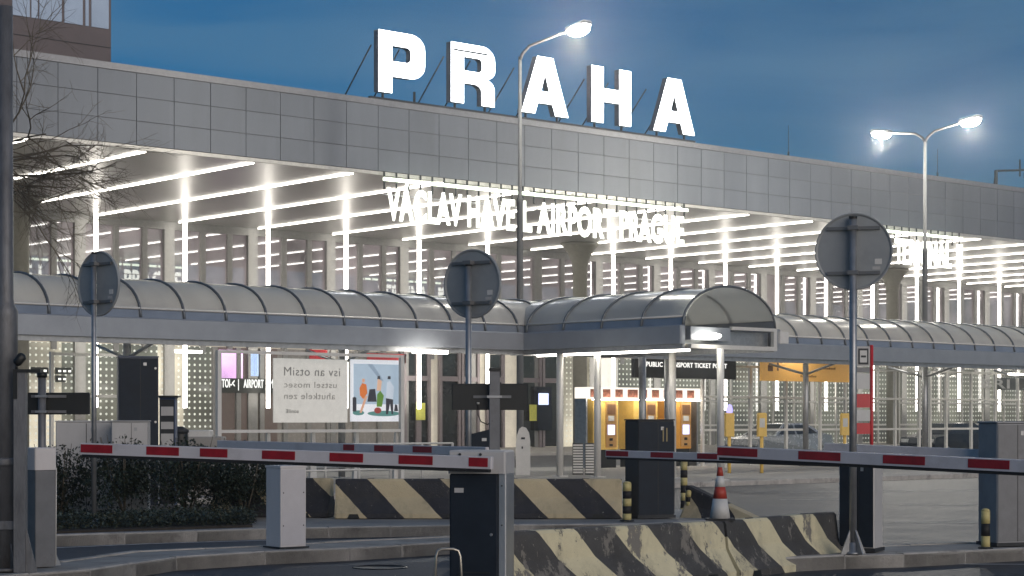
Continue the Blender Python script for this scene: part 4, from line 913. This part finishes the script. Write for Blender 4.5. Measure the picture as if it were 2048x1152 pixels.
def arm(label, u0, v0, Y0, u1, v1, Y1, reds, h=.105, d=.05, group='striped barrier arms', rub=True, redh=.62):
    a = Wp(u0, Y0, Zv(v0, Y0)); b_ = Wp(u1, Y1, Zv(v1, Y1)); D = b_-a; L_ = D.length
    r = thing('boom_gate', label, 'barrier boom', a, 0, group)
    X = D.normalized(); Yv = Vector((-X.y, X.x, 0)).normalized()
    if Yv.dot(Vector((CT, ST, 0))) < 0: Yv = -Yv
    Zx = X.cross(Yv); Zx = Zx if Zx.z > 0 else -Zx
    M = Matrix(((X.x, Yv.x, Zx.x, 0), (X.y, Yv.y, Zx.y, 0), (X.z, Yv.z, Zx.z, 0), (0, 0, 0, 1)))
    MB().box(0, L_, -d/2, d/2, -h/2, h/2, 0, M, .006).build('bar', M_armw, r)
    if rub: MB().box(.02, L_-.02, -d*.35, d*.35, -h/2-.028, -h/2+.001, 0, M).build('rubber_edge', M_rub, r)
    def xu(u):            # length along the arm at which it is seen in direction u
        k = (u-CX)/FPX; R_ = Vector((ST, -CT, 0)); F_ = Vector((CT, ST, 0))
        return (k*a.dot(F_)-a.dot(R_))/(X.dot(R_)-k*X.dot(F_))
    for p_, q_ in reds:
        MB().box(max(0.003, xu(p_)), min(L_-.003, xu(q_)), -d/2-.003, -d/2+.001, -h*redh/2-.002, h*redh/2+.008, 0, M).build('reflector', M_red, r)
    return r
arm('near long barrier arm with red reflectors, raised from the central dark cabinet to the left', 163, 897, 17.6, 985, 926, 15.95, [(165, 228), (296, 361), (403, 458), (527, 593), (662, 729), (800, 868), (940, 978)])
arm('near barrier arm with red reflectors reaching off to the right above the wet road', 1437, 903, 17.9, 2110, 935, 15.6, [(1438, 1518), (1600, 1684), (1769, 1853), (1939, 2022), (2105, 2190)])
arm('far barrier arm with red reflectors crossing in front of the square dark cabinet', 1213, 907, 24.5, 1712, 922, 21.6, [(1215, 1259), (1304, 1349), (1397, 1437)], .09)
arm('far plain-tipped barrier arm showing above the near left arm, ending at the square post', 437, 888, 24.5, 975, 903, 20.4, [(690, 712), (752, 790), (829, 867)], .095)
arm('plain white barrier arm above the near right arm, ending at the tall grey cabinet', 1650, 894, 23.5, 1975, 908, 22.2, [], .10)
r = bpy.data.objects['barrier_cabinet']
MB().lathe([(.012, 0), (.014, .006), (.01, .01)], 12, M=Matrix.Translation((.15, -.171, .62)) @ Matrix.Rotation(math.pi/2, 4, 'X')).build('lock', M_alu, r)
MB().box(-.17, -.09, -.1765, -.1745, ztop-.36, ztop-.32).build('type_label', M_lgrey, r)
for z in (.2, .23, .26, .29): MB().box(-.14, .14, -.1775, -.1735, z, z+.012).build('vent_slot', M_black, r)
for z in (.25, .7, ztop-.3): MB().lathe([(.007, 0), (.007, .004)], 8, M=Matrix.Translation((.24, -.161, z)) @ Matrix.Rotation(math.pi/2, 4, 'X')).build('rivet', M_dark2, r)
# dispensers and cabinets
def cabinet(name, label, u, Y, w_, d_, zb, z1, yaw, front, side, cat='cabinet', panels=True):
    r = thing(name, label, cat, Wp(u, Y, zb), RC+yaw); h = z1-zb
    MB().box(-w_/2, w_/2, -d_/2, d_/2, 0, h, bev=.012).build('body', side, r)
    MB().box(-w_/2+.012, w_/2-.012, -d_/2-.006, -d_/2+.001, .05, h-.02).build('front_door', front, r)
    MB().box(-w_/2-.01, w_/2+.01, -d_/2-.01, d_/2+.01, h, h+.02, bev=.008).build('lid', side, r)
    MB().box(-w_/2-.015, w_/2+.015, -d_/2-.015, d_/2+.015, 0, .04).build('plinth', M_dark2, r)
    if panels:
        MB().box(w_*.12, w_*.2, -d_/2-.012, -d_/2-.006, h-.14, h-.09).build('lock_plate', M_alu, r)
        MB().box(w_*.04, w_*.052, -d_/2-.009, -d_/2-.0055, .05, h-.02).build('door_joint', M_black, r)
    return r
r = cabinet('ticket_cabinet', 'square dark cabinet about chest high, crossed by the far striped barrier arm', 1299, 28.0, .60, .42, KZ, Zv(841, 28), math.radians(24), M_dark, M_dark2)
MB().box(.215, .30+.002, -.215, .0, .06, 1.35).build('side_panel', M_dark2, r)
MB().box(.10, .12, -.222, -.216, 1.12, 1.32).box(.16, .18, -.222, -.216, 1.12, 1.32).build('slots', mat('brass', (.18, .15, .08), .4, .5), r)
cabinet('barrier_cabinet', 'dark cabinet with a pale side behind the pole of the largest round sign', 1722, 20.95, .40, .32, KZ, 1.17, math.radians(-28), M_dark, M_lgrey, 'barrier cabinet')
cabinet('tall_cabinet', 'tall grey cabinet cut by the right edge of the photo', 2012, 21.9, .50, .38, KZ, Zv(846, 21.9), math.radians(20), M_grey, mat('cab_side', (.26, .27, .29), .45, .3), 'cabinet')
# ticket column and white cabinets at left
r = cabinet('information_column', 'tall dark blue column behind the white cabinets at left', 275, 32.0, .66, .4, 0, Zv(715, 32), math.radians(16), M_dark, mat('col_side', (.07, .085, .12), .4, .3), 'column')
for z in (1.55, 2.45): MB().lathe([(.02, 0), (.02, .01)], 10, M=Matrix.Translation((.28, -.208, z)) @ Matrix.Rotation(math.pi/2, 4, 'X')).build('lock', M_post, r)
cabinet('utility_cabinet', 'wide pale utility cabinet standing in the bushes at left', 172, 29.5, .86, .4, KZ, 1.555, math.radians(3), M_lgrey, M_lgrey, 'cabinet')
cabinet('utility_cabinet', 'narrower pale utility cabinet with an overhanging lid, in front of the dark column', 262, 29.0, .55, .42, KZ, 1.56, math.radians(6), M_lgrey, mat('lid_grey', (.33, .33, .33), .5), 'cabinet')
r = cabinet('payment_kiosk', 'small blue kiosk with white labels right of the tall dark column', 337, 34, .28, .25, .0, Zv(797, 34), 0, M_dark2, mat('kiosk_blue', (.03, .06, .14), .4), 'kiosk', False)
for z0, z1 in ((.92, 1.05), (1.12, 1.34), (1.42, 1.55), (1.66, 1.82)): MB().box(-.11, .11, -.135, -.131, z0, z1).build('label', M_lgrey, r)
MB().box(-.2, .2, -.2, .14, Zv(797, 34)+.02, Zv(797, 34)+.05).build('roof', M_black, r)
r = thing('concrete_planter', 'pale concrete planter box below the dotted glass at left', 'planter', Wp(405, 37, 0), RC)
MB().box(-.42, .42, -.3, .3, 0, Zv(873, 37), bev=.02).build('trough', M_pave, r); MB().box(-.34, .18, -.25, .25, Zv(873, 37), Zv(860, 37), bev=.02).build('upper_block', M_post, r)
r = thing('litter_bin', 'black litter bin between the blue kiosk and the planter', 'bin', Wp(360, 36, 0), RC)
MB().lathe([(.13, 0), (.15, .05), (.16, 1.3), (.15, 1.34)], 16).build('body', M_black, r); MB().lathe([(.17, 1.34), (.17, 1.4), (.05, 1.46)], 16).build('lid', M_dark2, r)
r = thing('control_box', 'dark blue sloping control box behind the square post', 'control box', Wp(964, 24.5, 0), RC)
MB().prism([(-.14, 0), (.14, 0), (.14, Zv(857, 24.5)), (-.14, Zv(868, 24.5))], -.1, .15).build('body', M_dark, r); MB().box(-.0, .06, -.106, -.1, Zv(882, 24.5), Zv(876, 24.5)).build('label', M_paper, r)

# left mast and the cabinet beside it
Ym = 18.2; r = thing('lamp_mast', 'thick grey steel mast at the left edge with a wider lower sleeve', 'mast', Wp(11, Ym, KZ), RC)
zj = Zv(622, Ym)-KZ
MB().lathe([(.115, 0), (.115, zj-.05), (.12, zj), (.085, zj+.06), (.075, zj+.12), (.068, 5.4)], 24).build('shaft', M_mast, r)
MB().lathe([(.125, 1.0), (.13, 1.02), (.13, 1.06), (.125, 1.08)], 24).build('collar', M_mast, r); MB().lathe([(.19, 0), (.19, .03)], 24).build('base_flange', M_mast, r)
for k in range(5): MB().prism([(.1, .03), (.19, .03), (.1, .3)], -.006, .006, M=Matrix.Rotation(k*1.256+.4, 4, 'Z')).build('gusset', M_mast, r)
MB().box(-.13, .135, -.14, -.11, .40, .48).build('bracket', M_mast, r)
r = thing('steel_upright', 'grey steel channel upright bolted beside the big mast', 'post', Wp(41, 18.0, KZ), RC)
zu = Zv(745, 18)-KZ
MB().box(-.055, .055, -.04, .05, 0, zu).build('channel', M_mast, r); MB().prism([(.055, 0), (.16, 0), (.055, .42)], -.01, .01).build('gusset', M_mast, r)
MB().box(-.06, .2, -.05, .05, zu+.0, zu+.03).build('top_shelf', M_black, r); MB().box(-.06, -.02, -.05, .0, zu-.25, zu).build('shelf_leg', M_black, r)
MB().lathe([(.03, 0), (.045, .02), (.045, .1), (.02, .12)], 12, M=Matrix.Translation((-.045, 0, zu+.08)) @ Matrix.Rotation(.7, 4, 'Y')).tube([(-.04, 0, zu+.02), (-.03, 0, zu+.1)], .012, 8).build('floodlight', M_black, r)
r = thing('left_cabinet', 'narrow grey cabinet with a pale cap beside the big grey mast', 'barrier cabinet', Wp(76, 18.7, KZ), RC+math.radians(42))
hc = Zv(895, 18.7)-KZ
MB().box(-.08, .14, -.10, .12, 0, hc-.22, bev=.006).build('body', M_grey, r); MB().box(-.085, .145, -.105, .125, hc-.22, hc, bev=.01).build('cap', M_wpaint, r)
MB().prism([(.145, 0), (.24, 0), (.15, .2)], -.02, .0).build('gusset', M_alu, r)
MB().tube([(.15, -.08, .02), (.155, -.08, hc-.2)], .006, 6).build('cable', M_post, r)
r = thing('hoop_guard', 'low bent steel hoop guard in front of the dark barrier cabinet', 'guard', Wp(897, 15.4, 0), RC)
hh = Zv(1098, 15.4)
MB().tube([(-.125, 0, 0), (-.10, 0, hh-.06), (-.085, 0, hh-.015), (-.05, 0, hh), (.04, 0, hh), (.08, 0, hh-.015), (.095, 0, hh-.06), (.125, 0, 0)], .012, 10).build('tube', mat('hoop_steel', (.55, .5, .42), .3, .8), r)

# ------------------------------------------------------------------ planting
def leaves(name, n_, boxf, size, mats, parent=None, tilt=1.0):
    mb = MB()
    for i in range(n_):
        p = boxf(); a = random.uniform(0, 6.283); b_ = random.uniform(-1, 1)*tilt; s_ = size*random.uniform(.6, 1.4)
        M = Matrix.Translation(p) @ Matrix.Rotation(a, 4, 'Z') @ Matrix.Rotation(b_, 4, 'X') @ Matrix.Rotation(random.uniform(-.6, .6), 4, 'Y')
        mb.add([(0, 0, 0), (s_*.35, s_*.5, .1*s_), (0, s_*1.2, 0), (-s_*.35, s_*.5, .1*s_)], [[0, 1, 2, 3]], random.randrange(len(mats)), M)
    return mb.build(name, mats, parent, True if parent else False)
shr = [(120, 28.2, .95, 'dark evergreen shrub left of the leftmost round sign pole'), (250, 28.0, 1.05, 'dark evergreen shrub right of the leftmost round sign pole'), (375, 27.9, 1.05, 'dark evergreen shrub below the barrier arm, third along the bed'), (490, 27.8, 1.0, 'dark evergreen shrub at the right end of the bed by the white box post')]
for u, Y, hgt, lb in shr:
    base = Wp(u, Y, KZ); r = thing('shrub', lb, 'shrub', base, 0, 'dark shrubs in the planting bed')
    lumps = [(random.uniform(-.5, .5), random.uniform(-.35, .35), random.uniform(.35, .8)*hgt, random.uniform(.22, .4)) for _ in range(14)]
    def bf():
        l = random.choice(lumps); v = Vector((random.gauss(0, 1), random.gauss(0, 1), random.gauss(0, 1))).normalized()*l[3]*random.uniform(.6, 1.05)
        q = Vector((l[0], l[1], l[2])) + v; q.z = max(.03, min(hgt*1.1, q.z)); return base+q
    leaves('foliage', 5200, bf, .045, [M_leaf, M_leaf, mat('leaf_mid', (.024, .036, .022), .4, var=.5)], r, 1.3)
    mb = MB()
    for k in range(9):
        a = random.uniform(0, 6.28); e_ = random.uniform(.2, .45); mb.tube([(0, 0, 0), (e_*.5*math.cos(a), e_*.5*math.sin(a), hgt*.4), (e_*math.cos(a), e_*math.sin(a), hgt*random.uniform(.85, 1.18))], [.014, .01, .004], 5)
    mb.build('stems', M_bark, r)
def gc():
    u = random.uniform(95, 510); v = 1066-(u-100)*.029; Y = (EYE-KZ)*FPX/(v-HOR)+.25+random.random()**1.3*1.6; return Wp(u, Y, KZ+random.uniform(.02, .20))
tag(leaves('ground_cover', 7000, gc, .040, [M_leaf2, M_leaf, mat('leaf_olive', (.05, .055, .03), .6, var=.4)]), 'pale mixed ground cover leaves along the front of the bed', 'ground cover', kind='stuff')
# bare tree
def bare_tree(loc, hgt, label, dirs, seed):
    rnd = random.Random(seed); r = thing('bare_tree', label, 'tree', loc)
    trunk = MB(); crown = MB(); hz = hgt*.70
    trunk.tube([(0, 0, 0), (.03, .02, hz*.5), (0, 0, hz)], [.13, .11, .085], 10); trunk.build('trunk', M_bark, r)
    def grow(p, d, ln, rad, depth):
        pts = [p]; q = Vector(p); dd = Vector(d)
        for k in range(4):
            dd = (dd + Vector((rnd.gauss(0, .13), rnd.gauss(0, .13), rnd.gauss(0, .09)))).normalized(); q = q + dd*ln/4; pts.append(q.copy())
        crown.tube(pts, [rad*(1-.14*k) for k in range(5)], 5 if depth > 1 else 4, cap=False)
        if depth == 0: return
        for k in range(rnd.choice((3, 4)) if depth > 1 else 4):
            i = rnd.randint(1, 4); nd = (dd + Vector((rnd.gauss(0, .5), rnd.gauss(0, .5), rnd.gauss(-.05, .45)))).normalized(); grow(pts[i], nd, ln*rnd.uniform(.5, .8), rad*.58, depth-1)
    for d in dirs: grow(Vector((0, 0, hz+rnd.uniform(-.35, .15))), Vector(d).normalized(), hgt*.175, .024, 4)
    crown.build('crown', M_bark, r)
Rv = Vector((ST, -CT, 0))
bare_tree(Wp(-50, 30.0, 0), 8.2, 'leafless tree with fine drooping twigs behind the big grey mast', [Rv+Vector((0, 0, .75)), Rv*1.0+Vector((.1, .1, .35)), Rv*1.0+Vector((0, -.2, .12)), Rv*1.0+Vector((0, .1, 0)), Rv*1.0+Vector((0, .2, .2)), -Rv+Vector((0, 0, .7)), Rv*1.0+Vector((-.1, .2, -.2)), Rv*1.0+Vector((.1, -.1, -.45)), Rv*.7+Vector((-.1, 0, -.8))], 5)
# ------------------------------------------------------------------ thin haze added to put a glow around the lamps
hz_m = bpy.data.materials.new('glow_haze'); hz_m.use_nodes = True; n = hz_m.node_tree; n.nodes.clear()
pv = n.nodes.new('ShaderNodeVolumePrincipled'); oo = n.nodes.new('ShaderNodeOutputMaterial'); pv.inputs['Color'].default_value = (.95, .96, 1, 1)
pv.inputs['Density'].default_value = .0008; pv.inputs['Anisotropy'].default_value = .84; n.links.new(pv.outputs[0], oo.inputs['Volume'])
hz = MB().box(-401, 901, -61, 901, -1, 27).build('haze', hz_m); tag(hz, kind='stuff')
